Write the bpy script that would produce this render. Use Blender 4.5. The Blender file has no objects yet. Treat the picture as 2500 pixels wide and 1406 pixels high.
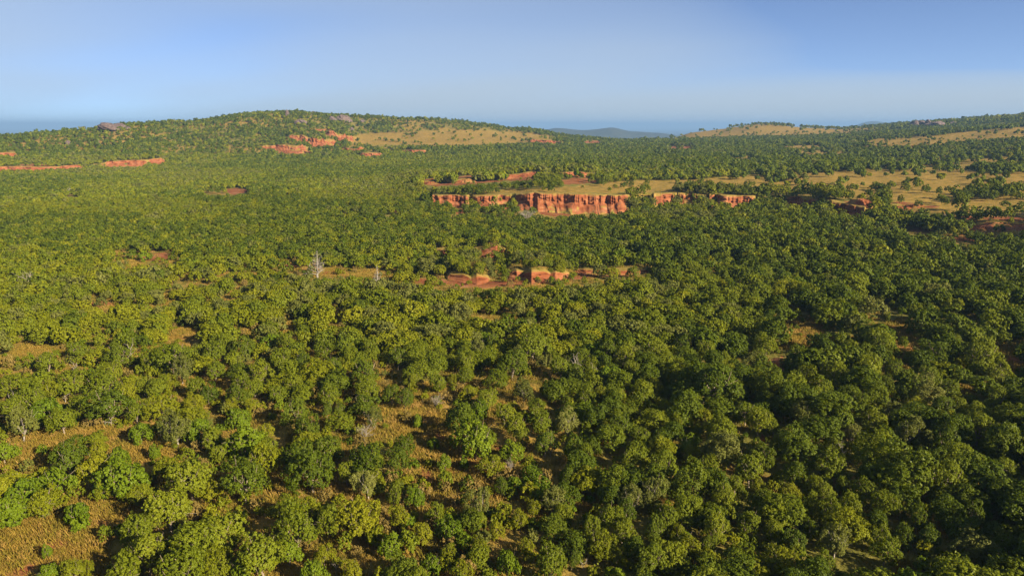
import bpy, math, random
import numpy as np

# ------------------------------------------------------------------ camera, sky, sun, exposure
scene = bpy.context.scene
COL = scene.collection
F_PX, CX, CY = 1689.0, 1250.0, 703.0          # focal length and centre of the 2500 x 1406 frame
PITCH = math.radians(13.23)
CAM_H = 40.0
cam_d = bpy.data.cameras.new('camera')
cam_d.sensor_width = 36.0
cam_d.lens = 36.0 * F_PX / 2500.0
cam_d.clip_start = 1.0
cam_d.clip_end = 120000.0
cam = bpy.data.objects.new('camera', cam_d)
COL.objects.link(cam)
cam.location = (0, 0, CAM_H)
cam.rotation_euler = (math.radians(90) - PITCH, 0, 0)
scene.camera = cam

SUN_AZ, SUN_EL = math.radians(128.0), math.radians(25.0)   # azimuth clockwise from the view axis
world = bpy.data.worlds.new('World')
scene.world = world
world.use_nodes = True
wn, wl = world.node_tree.nodes, world.node_tree.links
wn.clear()
sky = wn.new('ShaderNodeTexSky')
sky.sky_type = 'NISHITA'
sky.sun_disc = False
sky.sun_elevation = SUN_EL
sky.sun_rotation = SUN_AZ
sky.altitude = 3000.0
sky.air_density = 0.55
sky.dust_density = 0.0
sky.ozone_density = 5.0
wc = wn.new('ShaderNodeTexCoord')
wsep = wn.new('ShaderNodeSeparateXYZ')
wl.new(wc.outputs['Generated'], wsep.inputs[0])
wz = wn.new('ShaderNodeMath'); wz.operation = 'MAXIMUM'; wz.inputs[1].default_value = 0.0
wl.new(wsep.outputs[2], wz.inputs[0])
wz2 = wn.new('ShaderNodeMath'); wz2.operation = 'ADD'; wz2.inputs[1].default_value = 0.16
wl.new(wz.outputs[0], wz2.inputs[0])
wdx = wn.new('ShaderNodeMath'); wdx.operation = 'DIVIDE'
wdy = wn.new('ShaderNodeMath'); wdy.operation = 'DIVIDE'
wl.new(wsep.outputs[0], wdx.inputs[0]); wl.new(wz2.outputs[0], wdx.inputs[1])
wl.new(wsep.outputs[1], wdy.inputs[0]); wl.new(wz2.outputs[0], wdy.inputs[1])
wcomb = wn.new('ShaderNodeCombineXYZ')
wl.new(wdx.outputs[0], wcomb.inputs[0]); wl.new(wdy.outputs[0], wcomb.inputs[1])
wmap = wn.new('ShaderNodeMapping')
wmap.inputs['Rotation'].default_value = (0, 0, 0.532)
wmap.inputs['Scale'].default_value = (0.11, 0.16, 1)
wmap.inputs['Location'].default_value = (-5.504, -7.925, 0)
wl.new(wcomb.outputs[0], wmap.inputs['Vector'])
wno = wn.new('ShaderNodeTexNoise')
wno.inputs['Scale'].default_value = 1.0
wno.inputs['Detail'].default_value = 3.0
wno.inputs['Roughness'].default_value = 0.42
wno.inputs['Distortion'].default_value = 0.6
wl.new(wmap.outputs[0], wno.inputs['Vector'])
# thin high veil: its optical depth wanders with the noise and grows towards the horizon
wtau = wn.new('ShaderNodeMapRange')
wtau.inputs['From Min'].default_value = 0.38; wtau.inputs['From Max'].default_value = 0.62
wtau.inputs['To Min'].default_value = 0.04; wtau.inputs['To Max'].default_value = 0.36
wl.new(wno.outputs['Fac'], wtau.inputs['Value'])
wz3 = wn.new('ShaderNodeMath'); wz3.operation = 'ADD'; wz3.inputs[1].default_value = 0.03
wl.new(wz.outputs[0], wz3.inputs[0])
wq = wn.new('ShaderNodeMath'); wq.operation = 'DIVIDE'
wl.new(wtau.outputs[0], wq.inputs[0]); wl.new(wz3.outputs[0], wq.inputs[1])
wneg = wn.new('ShaderNodeMath'); wneg.operation = 'MULTIPLY'; wneg.inputs[1].default_value = -1.0
wl.new(wq.outputs[0], wneg.inputs[0])
wexp = wn.new('ShaderNodeMath'); wexp.operation = 'EXPONENT'
wl.new(wneg.outputs[0], wexp.inputs[0])
wfac = wn.new('ShaderNodeMath'); wfac.operation = 'SUBTRACT'; wfac.inputs[0].default_value = 1.0
wl.new(wexp.outputs[0], wfac.inputs[1])
wmix = wn.new('ShaderNodeMix'); wmix.data_type = 'RGBA'
wl.new(wfac.outputs[0], wmix.inputs['Factor'])
wl.new(sky.outputs[0], wmix.inputs['A'])
wmix.inputs['B'].default_value = (3.15, 3.78, 4.4, 1)
wb = wn.new('ShaderNodeBackground')
wb.inputs['Strength'].default_value = 0.05
wl.new(wmix.outputs['Result'], wb.inputs['Color'])
wo = wn.new('ShaderNodeOutputWorld')
wl.new(wb.outputs[0], wo.inputs['Surface'])

sun_d = bpy.data.lights.new('sun', 'SUN')
sun_d.energy = 5.0
sun_d.angle = math.radians(0.53)
sun_d.color = (1.0, 0.86, 0.62)
sun = bpy.data.objects.new('sun', sun_d)
COL.objects.link(sun)
sun.rotation_euler = (math.radians(90) - SUN_EL, 0, math.pi - SUN_AZ)   # light comes from azimuth SUN_AZ
sun.location = (300, -200, 300)

scene.view_settings.view_transform = 'Standard'
scene.view_settings.look = 'None'
scene.view_settings.gamma = 1.0
scene.view_settings.exposure = 1.68
scene.cycles.use_denoising = True
scene.cycles.max_bounces = 5
scene.cycles.diffuse_bounces = 3
scene.cycles.transmission_bounces = 3
scene.cycles.volume_bounces = 0
scene.cycles.transparent_max_bounces = 4

# ------------------------------------------------------------------ numbers: noise, projection, terrain
rng = np.random.default_rng(7)

def hsh(ix, iy, seed):
    n = (ix.astype(np.int64) * 374761393 + iy.astype(np.int64) * 668265263 + seed * 974634777) & 0xffffffff
    n = ((n ^ (n >> 13)) * 1274126177) & 0xffffffff
    n = (n ^ (n >> 16)) & 0xffffffff
    return n / 4294967295.0

def vnoise(x, y, seed=0):
    x = np.asarray(x, float); y = np.asarray(y, float)
    ix, iy = np.floor(x), np.floor(y)
    fx, fy = x - ix, y - iy
    fx = fx * fx * (3 - 2 * fx); fy = fy * fy * (3 - 2 * fy)
    a, b = hsh(ix, iy, seed), hsh(ix + 1, iy, seed)
    c, d = hsh(ix, iy + 1, seed), hsh(ix + 1, iy + 1, seed)
    return (a + (b - a) * fx) * (1 - fy) + (c + (d - c) * fx) * fy

def fbm(x, y, seed=0, octv=4):
    s, amp, tot = 0.0, 1.0, 0.0
    for k in range(octv):
        s = s + amp * vnoise(np.asarray(x) * 2 ** k + 17.3 * k, np.asarray(y) * 2 ** k - 9.1 * k, seed + k)
        tot += amp; amp *= 0.5
    return s / tot

def sstep(a, b, x):
    t = np.clip((x - a) / (b - a), 0, 1)
    return t * t * (3 - 2 * t)

SP, CP = math.sin(PITCH), math.cos(PITCH)
def ray(u, v):
    a, b = (u - CX) / F_PX, (CY - v) / F_PX
    return np.array([a, CP + b * SP, -SP + b * CP])

def project(x, y, z):
    zz = z - CAM_H
    dep = np.maximum(y * CP - zz * SP, 1e-3)
    return CX + F_PX * x / dep, CY - F_PX * (y * SP + zz * CP) / dep, dep

def u_of_az(az):
    return CX + F_PX * np.tan(az) / CP

# profile of the land along lines of sight: at frame column u, list of (distance, height)
COLS = [
 (-1500, [(0,0),(700,0),(1000,20),(1200,15),(2000,-40),(5000,-110)]),
 (0,    [(0,0),(600,0),(730,1),(800,6),(1000,27),(1200,18),(1700,-20),(5000,-110)]),
 (200,  [(0,0),(600,0),(740,1),(800,7),(1000,33),(1200,25),(1700,-20),(5000,-110)]),
 (300,  [(0,0),(600,0),(740,1),(800,8),(1000,39),(1200,34),(1700,-10),(5000,-110)]),
 (450,  [(0,0),(600,0),(760,2),(900,20),(1050,43),(1250,40),(1800,-10),(5000,-110)]),
 (600,  [(0,0),(700,1),(850,14),(1100,56),(1300,50),(1900,-10),(5000,-110)]),
 (700,  [(0,0),(700,1),(850,9),(930,24),(1150,60),(1350,55),(1900,-10),(5000,-110)]),
 (900,  [(0,0),(700,1),(850,8),(930,15),(1130,34),(1230,54),(1400,50),(2000,-10),(5000,-110)]),
 (1100, [(0,0),(600,1),(750,3),(930,14),(1150,33),(1270,49),(1450,40),(2000,-20),(5000,-110)]),
 (1300, [(0,0),(450,1),(600,4),(930,12),(1150,20),(1320,31.5),(1500,25),(2000,-30),(5000,-110)]),
 (1400, [(0,0),(400,0),(600,5),(1000,9),(1370,18),(1500,12),(2000,-40),(5000,-110)]),
 (1520, [(0,0),(400,0),(600,4),(1000,6),(1450,8),(1600,0),(2200,-60),(5000,-110)]),
 (1620, [(0,0),(400,0),(600,4),(1000,8),(1500,10),(1700,5),(2300,-60),(5000,-110)]),
 (1700, [(0,0),(400,0),(600,5),(1000,10),(1400,14),(1650,25),(1900,20),(2400,-40),(5000,-110)]),
 (1850, [(0,0),(400,0),(600,5),(1000,12),(1350,16),(1500,28),(1700,43),(2000,38),(2600,-20),(5000,-110)]),
 (2050, [(0,0),(400,1),(600,6),(1000,14),(1400,22),(1700,31),(2100,28),(2800,-20),(5000,-110)]),
 (2150, [(0,0),(400,1),(600,7),(850,15),(1100,26),(1400,25),(1900,38),(2200,35),(2800,-20),(5000,-110)]),
 (2300, [(0,0),(300,1),(450,4),(600,8),(850,19),(1100,31),(1300,31),(1800,47),(2300,45),(3000,0),(6000,-110)]),
 (2500, [(0,0),(270,1),(450,6),(850,22),(1100,36),(1300,36),(1700,57),(2300,55),(3000,20),(6000,-110)]),
 (3600, [(0,0),(270,3),(450,9),(850,30),(1100,46),(1300,46),(1700,70),(2300,70),(3000,20),(6000,-110)]),
]
# banks and cliffs that step the land up: name, [(u, distance, height)], back length, wall seed
CLIFFS = {   # u, distance, height, bare (1) or overgrown (0)
 'main':  dict(pts=[(1030,352,0.5,0),(1050,350,4.9,1),(1078,348,5.1,.9),(1095,346,5.3,1),(1135,342,5.6,1),(1146,342,5.6,.1),(1158,341,5.6,.8),(1200,340,5.6,.8),(1212,340,5.6,.1),(1222,342,5.6,.8),(1246,340,5.6,.8),(1252,340,5.8,.1),(1264,338,6.0,1),(1300,331,7.4,1),(1400,327,7.9,1),(1450,331,7.4,1),(1535,336,6.7,1),(1548,340,6.2,0)], back=420, seed=3),
 'main2': dict(pts=[(1548,340,7,0),(1590,352,6.3,0),(1610,354,6.2,.8),(1650,356,6.2,.9),(1662,358,6.2,0),(1686,358,6.2,.9),(1706,356,6.2,.9),(1716,356,6.2,0),(1740,356,6.2,0),(1750,356,6.2,1),(1850,358,6.2,1),(1862,360,6.0,0),(1932,364,5.6,0),(1945,360,5.8,.8),(2005,352,6.0,.7),(2016,348,6.2,0),(2048,336,6.4,0),(2058,334,6.2,1),(2130,322,5.8,1),(2146,320,5.6,0),(2228,316,5.2,0),(2330,300,4.4,0),(2440,282,4.0,0),(2540,262,4.0,0),(2800,240,4.0,0)], back=420, seed=5, mesh_to=2146),
 'mid':   dict(pts=[(1012,432,0.3,0),(1040,430,1.2,.8),(1060,430,1.2,.6),(1075,430,1.0,0),(1100,428,1.0,.0),(1125,428,1.4,.6),(1180,432,1.0,.1),(1225,438,1.4,.2),(1245,440,2.4,1),(1305,445,2.4,1),(1330,448,0.4,0)], back=120, seed=8),
 'gulA':  dict(pts=[(1078,180,.2,0.0),(1092,179,1.2,0.9),(1125,176,1.6,1.0),(1145,175,1.0,0.75),(1160,174,1.9,1.0),(1186,176,1.1,0.75),(1200,180,.2,0.0)], back=40, seed=31, jag=0.5, bn=0.35),
 'gulB':  dict(pts=[(1228,182,.2,0.0),(1242,180,1.4,0.8),(1262,178,2.2,1.0),(1280,179,1.6,0.75),(1300,174,2.8,1.0),(1330,176,2.4,1.0),(1348,178,1.4,0.75),(1362,177,1.9,0.9),(1392,181,1.1,0.75),(1408,184,.2,0.0)], back=45, seed=32, jag=0.5, bn=0.35),
 'gulC':  dict(pts=[(1140,214,.2,0.0),(1152,212,2.0,1.0),(1180,210,2.6,0.8),(1210,209,3.6,1.0),(1232,212,1.6,1.0),(1242,214,.2,0.0)], back=36, seed=33, jag=0.5, bn=0.35),
 'gulD':  dict(pts=[(1395,192,.2,0.0),(1412,190,1.0,0.8),(1440,188,1.3,0.75),(1500,187,1.0,0.75),(1560,189,1.2,0.75),(1605,192,.9,0.75),(1616,194,.2,0.0)], back=30, seed=34, jag=0.5, bn=0.35),
 'gulE':  dict(pts=[(1040,218,.2,0.0),(1056,216,1.2,0.8),(1075,215,1.4,0.75),(1098,217,.9,0.8),(1106,218,.2,0.0)], back=30, seed=35, jag=0.5, bn=0.35),
 'gulF':  dict(pts=[(690,186,.2,0.0),(705,185,1.0,0.75),(720,185,1.0,0.9),(735,187,.2,0.0)], back=24, seed=36, jag=0.5, bn=0.35),
 'mid2':  dict(pts=[(1355,436,0.4,0),(1370,434,2.4,1),(1400,436,2.6,1),(1412,436,2.6,.2),(1424,438,2.6,1),(1455,442,2.0,1),(1465,445,.3,0)], back=90, seed=9),
 'west':  dict(pts=[(-300,720,4.0,1),(0,725,4.2,1),(60,715,4.5,1),(90,720,3.5,.5),(110,718,3.8,1),(130,720,3.5,.6),(140,720,4,1),(182,722,4.2,1),(190,730,2.2,0),(240,742,3.6,0),(250,745,4.4,1),(330,750,4.6,1),(352,752,4.6,.2),(362,752,5,1),(384,755,5.0,1),(400,765,.3,0)], back=150, seed=11),
 'west2': dict(pts=[(-120,800,5.0,1),(10,800,5.5,1),(26,804,5.0,1),(34,810,.3,0)], back=100, seed=12),
 'east':  dict(pts=[(1290,1030,.3,0),(1302,1030,4.0,1),(1340,1025,5.0,1),(1372,1035,4.0,1),(1385,1045,.4,0)], back=120, seed=15),
 'east2': dict(pts=[(970,830,.3,0),(980,830,3.6,1),(1010,826,4.4,1),(1036,832,3.6,1),(1046,840,.3,0)], back=120, seed=16),
 'field': dict(pts=[(2090,880,.3,0),(2120,870,2.2,1),(2200,860,2.6,.6),(2290,850,2.0,.9),(2330,850,.3,0)], back=90, seed=17),
 'badA':  dict(pts=[(628,860,0.3,0),(645,858,3.2,1),(670,856,4.3,1),(700,846,6.5,1),(722,842,6.8,1),(740,850,5.0,1),(756,862,0.4,0)], back=110, seed=21, jag=0.8),
 'badE':  dict(pts=[(688,905,0.3,0),(705,900,4.7,1),(735,896,6.1,1),(765,886,7.9,1),(790,890,6.5,1),(812,902,5.0,1),(822,910,0.3,0)], back=110, seed=27, jag=0.9),
 'badF':  dict(pts=[(790,945,0.3,0),(802,940,5.4,1),(825,938,6.5,1),(848,944,5.8,1),(864,955,4.3,1),(874,962,0.3,0)], back=110, seed=28, jag=0.8),
 'badB':  dict(pts=[(735,985,0.3,0),(752,980,3.2,1),(790,984,4.0,1),(805,990,2.9,1),(815,995,0.3,0)], back=100, seed=22, jag=0.8),
 'badC':  dict(pts=[(826,850,.3,0),(836,850,3.0,1),(866,842,4.0,1),(880,842,3.0,1),(890,850,.3,0)], back=90, seed=23, jag=0.6),
 'badD':  dict(pts=[(868,806,.3,0),(880,800,4.0,1),(905,798,4.6,1),(926,800,4.0,1),(936,806,.3,0)], back=100, seed=24),
}
def az_of_u(u):
    return np.arctan((np.asarray(u, float) - CX) / F_PX * CP)

_caz = np.array([float(az_of_u(c[0])) for c in COLS])
_TAZ = np.linspace(-math.pi, math.pi, 721)
_TLD = np.linspace(math.log(8), math.log(60000), 520)
_TD = np.exp(_TLD)
def _table():
    rows = np.array([np.interp(_TD, [p[0] for p in c[1]] + [60000], [p[1] for p in c[1]] + [-130]) for c in COLS])
    flat = np.interp(_TD, [0, 600, 3000, 60000], [0, 0, -90, -130])
    tab = np.empty((len(_TAZ), len(_TD)))
    for i, a in enumerate(_TAZ):
        aa = min(max(a, _caz[0]), _caz[-1])
        j = int(np.clip(np.searchsorted(_caz, aa) - 1, 0, len(_caz) - 2))
        t = (aa - _caz[j]) / (_caz[j + 1] - _caz[j]); t = t * t * (3 - 2 * t) * 0.5 + t * 0.5
        r = rows[j] * (1 - t) + rows[j + 1] * t
        w = float(sstep(math.radians(70), math.radians(120), abs(a)))
        tab[i] = r * (1 - w) + flat * w
    k = np.array([1, 2, 3, 4, 3, 2, 1.]); k /= k.sum()
    tab = np.apply_along_axis(lambda m: np.convolve(np.pad(m, 3, mode='edge'), k, 'valid'), 1, tab)
    k = np.array([1, 2, 1.]) / 4
    tab = np.apply_along_axis(lambda m: np.convolve(np.pad(m, 1, mode='edge'), k, 'valid'), 0, tab)
    return tab
_TAB = _table()
def base_height(az, d):
    i = (az + math.pi) / (2 * math.pi) * (len(_TAZ) - 1)
    j = (np.log(np.maximum(d, 8.01)) - _TLD[0]) / (_TLD[1] - _TLD[0])
    i0 = np.clip(np.floor(i).astype(int), 0, len(_TAZ) - 2); j0 = np.clip(np.floor(j).astype(int), 0, len(_TD) - 2)
    fi, fj = i - i0, np.clip(j - j0, 0, 1)
    return (_TAB[i0, j0] * (1 - fi) * (1 - fj) + _TAB[i0 + 1, j0] * fi * (1 - fj) + _TAB[i0, j0 + 1] * (1 - fi) * fj + _TAB[i0 + 1, j0 + 1] * fi * fj)

for c in CLIFFS.values():
    c['az'] = np.array([float(az_of_u(p[0])) for p in c['pts']])
    c['d'] = np.array([p[1] for p in c['pts']], float)
    c['h'] = np.array([p[2] for p in c['pts']], float)
    c['b'] = np.array([p[3] for p in c['pts']], float)

def cliff_line(c, az):
    dl = np.interp(az, c['az'], c['d'])
    s = az * dl
    amp = np.minimum(np.interp(az, c['az'], c['h']) * 0.75, 5.5)
    nz = fbm(s / 12.0, s * 0 + c['seed'], c['seed'], 3) - 0.5
    notch = np.clip(np.abs(vnoise(s / 7.0, s * 0 + 4.4, c['seed'] + 2) - 0.5) * 5, 0, 1)
    dl = dl + amp * (nz * 2 + 0.55 * (1 - notch))
    return dl

def cliff_h(c, az):
    return np.interp(az, c['az'], c['h'], left=0.0 if c['h'][0] < 1 else c['h'][0], right=0.0 if c['h'][-1] < 1 else c['h'][-1])

def land(x, y, detail=True):
    x = np.asarray(x, float); y = np.asarray(y, float)
    az = np.arctan2(x, y); d = np.hypot(x, y)
    z = base_height(az, d)
    for n, c in CLIFFS.items():
        if n == 'main':
            m = (az < c['az'][-1])
        elif n == 'main2':
            m = (az >= c['az'][0]) & (az < 1.6)
        else:
            m = (az > c['az'][0]) & (az < c['az'][-1])
        h = np.where(m, cliff_h(c, az), 0.0)
        if n == 'main':      # the plateau runs out to the west behind the cliff's end
            dd = d - np.interp(az, c['az'], c['d'])
            h = np.where(az < c['az'][1], 5.0 * sstep(float(az_of_u(930)), float(c['az'][0]), az) * sstep(5, 70, dd), h)
            h = np.where(m, h, 0.0)
        if not np.any(h > 0):
            continue
        dl = cliff_line(c, az)
        w = 3.2 + (34 * sstep(float(az_of_u(2140)), float(az_of_u(2230)), az) if n == 'main2' else 0)
        step = sstep(0.8, 0.8 + w, d - dl) * (1 - sstep(c['back'] * 0.25, c['back'], d - dl))
        z = z + h * step
    # far hills beyond the valley
    for (u, dd, su, sd, hh) in ((1345,5600,40,700,84),(1395,5600,44,700,86),(1450,5650,40,700,80),(1497,5700,36,600,88),(1550,5800,44,600,74),(1610,5850,46,600,62),(1670,5900,50,600,48),(1250,5600,70,700,90),
                                (2118,9500,22,900,136),(2150,9500,22,900,130),(2180,9500,18,900,112),(2090,9500,18,900,92)):
        z = z + hh * np.exp(-((az - float(az_of_u(u))) * F_PX / su) ** 2 - ((d - dd) / sd) ** 2)
    if detail:
        hill = sstep(6, 30, z)
        near = 1 - sstep(2500, 5000, d)
        z = z + near * ((fbm(x / 70, y / 70, 1, 3) - 0.5) * (1.6 + 5.0 * hill) * sstep(60, 200, d) + (fbm(x / 13, y / 13, 5, 3) - 0.5) * (0.6 + 0.8 * hill))
        z = z + (1 - near) * (fbm(x / 900, y / 900, 2, 4) - 0.5) * 22
    return z

def hit(u, v, h=0.0, dmin=30.0, dmax=2600.0):
    """ground point seen at frame position (u, v); h lifts the target above the ground"""
    r = ray(u, v)
    hr = math.hypot(r[0], r[1])
    t = np.exp(np.linspace(math.log(dmin), math.log(dmax), 900)) / hr
    x, y, z = r[0] * t, r[1] * t, CAM_H + r[2] * t
    below = z < land(x, y) + h
    k = int(np.argmax(below)) if below.any() else len(t) - 1
    return float(x[k]), float(y[k])

# ------------------------------------------------------------------ what covers the ground (areas as seen in the frame)
# (kind, polygon): grass = open dry grass, soil = bare red earth, sparse = grassland with scattered trees, thin = half open
def el(u, v, a, b, n=14):
    return [(u + a * math.cos(t * 2 * math.pi / n), v + b * math.sin(t * 2 * math.pi / n)) for t in range(n)]
AREAS = [
 ('grass', [(-60,1290),(60,1262),(150,1262),(240,1222),(320,1195),(370,1200),(345,1240),(290,1280),(270,1330),(250,1420),(-60,1420)]),
 ('grass', [(-60,1095),(40,1060),(110,1048),(220,1045),(330,1062),(395,1100),(370,1135),(330,1120),(250,1090),(150,1085),(130,1120),(80,1150),(-60,1155)]),
 ('soil',  [(80,1334),(180,1304),(292,1286),(292,1312),(220,1334),(150,1348)]),
 ('soil',  el(125,1288,28,8)), ('soil', el(70,1296,22,5)),
 ('soil',  [(-40,1128),(20,1122),(42,1130),(15,1146),(-40,1152)]), ('soil', el(48,1108,10,13)),
 ('grass', el(95,868,68,20)),
 ('grass', el(455,818,48,14)), ('grass', el(600,822,42,20)), ('grass', el(835,775,38,16)), ('grass', el(268,826,34,16)), ('grass', el(700,800,30,14)),
 ('grass', [(830,1040),(900,1010),(960,985),(1040,990),(1120,1030),(1110,1060),(1020,1060),(940,1070),(870,1065)]),
 ('grass', [(1010,1090),(1080,1075),(1120,1110),(1200,1150),(1260,1180),(1300,1225),(1230,1215),(1150,1200),(1060,1200),(1005,1170),(990,1130)]),
 ('soil',  [(1044,1046),(1080,1046),(1104,1086),(1140,1110),(1176,1134),(1206,1157),(1244,1184),(1230,1204),(1172,1182),(1130,1158),(1088,1130),(1058,1104)]),
 ('soil',  [(1202,1094),(1226,1090),(1266,1120),(1256,1136),(1222,1122)]),
 ('grass', el(1290,1270,26,40)), ('grass', el(1220,1290,20,34)), ('grass', el(1180,1170,40,20)),
 ('grass', el(560,1225,50,22)), ('grass', el(690,1180,80,14)), ('grass', el(830,1200,80,16)), ('grass', el(900,1330,20,30)),
 ('grass', el(1440,1245,40,18)), ('grass', el(1655,1190,26,12)), ('grass', el(1640,1228,18,12)), ('grass', el(2210,1395,36,18)),
 ('grass', el(1958,815,50,46)), ('soil', [(1880,905),(1888,880),(1910,874),(1938,892),(1930,908),(1898,918)]), ('soil', el(1858,1068,18,12)),
 ('grass', el(2200,802,52,17)), ('grass', el(2205,845,36,24)), ('grass', el(2070,832,24,10)), ('grass', [(2415,850),(2520,840),(2520,935),(2470,920),(2435,885)]),
 ('grass', el(2372,946,34,14)), ('grass', el(2110,938,28,9)), ('grass', el(2215,890,26,10)), ('grass', el(2330,872,24,8)), ('grass', el(2260,964,22,8)),
 ('soil',  [(345,628),(385,618),(438,616),(432,630),(395,640),(360,640)]), ('grass', [(262,618),(300,612),(345,618),(345,642),(325,655),(290,640)]),
 ('soil',  [(212,738),(245,732),(295,740),(290,750),(235,752)]), ('soil', el(712,650,16,8)), ('soil', el(750,592,12,7)),
 ('soil',  [(640,640),(720,650),(820,662),(900,668),(1000,676),(1090,684),(1180,686),(1300,680),(1400,672),(1480,662),(1610,654),(1606,664),(1500,676),(1400,686),(1300,694),(1160,702),(1050,694),(960,684),(860,678),(760,664)]),
 ('grass', [(760,655),(850,652),(960,664),(960,684),(860,680),(770,670)]),
 ('soil', el(1180,622,30,6)), ('soil', el(1075,614,22,6)),
 ('soil',  [(548,464),(575,458),(612,462),(604,472),(565,476)]), ('soil', el(703,469,14,4)), ('grass', el(175,474,24,5)), ('grass', el(540,468,50,8)), ('soil', el(860,512,40,3)), ('soil', el(955,516,28,4)),
 ('soil',  [(1300,500),(1430,505),(1540,492),(1545,512),(1450,520),(1350,530),(1300,518)]), ('thin', [(1040,530),(1040,500),(1300,500),(1545,512),(1545,535),(1300,550)]), ('soil', el(1118,516,18,6)),
 ('grass', [(1130,470),(1250,462),(1330,460),(1430,452),(1540,442),(1650,440),(1640,468),(1540,470),(1300,475)]),
 ('sparse', [(1480,444),(1700,438),(1880,424),(2000,420),(2200,418),(2560,418),(2560,520),(2400,515),(2250,505),(2100,486),(1900,472),(1700,466),(1540,462)]),
 ('grass', [(1900,432),(2060,420),(2330,424),(2560,428),(2560,446),(2300,440),(2100,444)]),
 ('soil',  [(2225,560),(2262,536),(2320,528),(2318,540),(2270,556),(2240,570)]), ('soil', [(2330,552),(2400,545),(2520,548),(2520,560),(2430,566),(2350,562)]), ('soil', [(2290,578),(2360,572),(2440,580),(2440,588),(2330,588)]), ('soil', [(2360,530),(2440,528),(2520,534),(2520,540),(2420,538)]),
 ('sparse', [(2150,500),(2260,500),(2520,500),(2520,600),(2400,592),(2280,580),(2200,560)]),
 ('thin',  [(2140,590),(2220,560),(2300,574),(2400,590),(2520,585),(2520,615),(2300,600)]),
 ('soil',  [(2040,504),(2060,492),(2130,490),(2130,502),(2080,510)]), ('soil', el(2200,496,30,4)), ('soil', el(2270,506,26,4)),
 ('soil',  [(1016,446),(1050,436),(1130,428),(1220,428),(1305,426),(1310,440),(1240,442),(1150,450),(1060,456)]), ('soil', [(1360,444),(1400,434),(1458,436),(1455,446),(1380,452)]),
 ('thin', [(1800,420),(2560,420),(2560,345),(2100,356),(1900,380)]),
 ('sparse', [(2090,352),(2140,340),(2300,330),(2400,318),(2560,306),(2560,336),(2440,342),(2300,352),(2180,358)]),
 ('grass', [(2100,350),(2300,334),(2400,322),(2560,312),(2560,330),(2430,336),(2280,346)]),
 ('grass', [(1570,338),(1700,322),(1780,312),(1850,308),(1960,312),(2060,318),(2060,324),(1900,330),(1800,330),(1680,336)]),
 ('sparse', [(1540,345),(1680,318),(1800,300),(1900,296),(2080,308),(2200,318),(2080,332),(1800,336),(1640,344)]),
 ('soil',  el(1660,360,40,3)), ('grass', el(1960,358,60,3)), ('grass', el(2300,400,80,4)), ('grass', el(2420,390,80,4)), ('grass', el(2000,372,70,3)), ('grass', el(1820,384,40,3)), ('grass', el(1620,372,40,2)),
 ('grass', [(850,346),(880,328),(1000,322),(1100,318),(1200,320),(1300,328),(1360,336),(1300,346),(1150,352),(1000,354),(900,352)]),
 ('soil', [(1420,344),(1470,344),(1466,350),(1430,350)]), ('soil', el(90,404,60,3)), ('soil', el(300,402,60,3)), ('soil', el(720,372,50,4)),
]
def in_poly(u, v, poly):
    inside = np.zeros(u.shape, bool)
    px = np.array([p[0] for p in poly]); py = np.array([p[1] for p in poly])
    j = len(poly) - 1
    box = (u > px.min()) & (u < px.max()) & (v > py.min()) & (v < py.max())
    if not box.any():
        return inside
    uu, vv = u[box], v[box]
    ins = np.zeros(uu.shape, bool)
    for i in range(len(poly)):
        c = ((py[i] > vv) != (py[j] > vv)) & (uu < (px[j] - px[i]) * (vv - py[i]) / (py[j] - py[i] + 1e-9) + px[i])
        ins ^= c
        j = i
    inside[box] = ins
    return inside

def cover(x, y, z):
    """per point: open grass, bare soil, sparse, thin flags"""
    u, v, dep = project(x, y, z)
    ok = y > 10
    s = np.clip(F_PX / dep * 1.6, 2.0, 22.0)
    wu = u + (fbm(x / 4.0, y / 4.0, 31, 2) - 0.5) * s * 2.2
    wv = v + (fbm(x / 4.0, y / 4.0, 37, 2) - 0.5) * s * 0.9
    out = {k: np.zeros(u.shape, bool) for k in ('grass', 'soil', 'sparse', 'thin')}
    for k, poly in AREAS:
        out[k] |= in_poly(wu, wv, poly) & ok
    return u, v, out

# ------------------------------------------------------------------ materials
def new_mat(name):
    m = bpy.data.materials.new(name); m.use_nodes = True
    nt = m.node_tree; nt.nodes.clear()
    return m, nt.nodes, nt.links

def N(nodes, kind, **kw):
    n = nodes.new(kind)
    for k, v in kw.items():
        setattr(n, k, v)
    return n

def ramp(nodes, stops):
    r = nodes.new('ShaderNodeValToRGB')
    e = r.color_ramp.elements
    while len(e) < len(stops):
        e.new(0.5)
    for q, (p, c) in zip(e, stops):
        q.position = p; q.color = (*c, 1)
    return r

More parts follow.
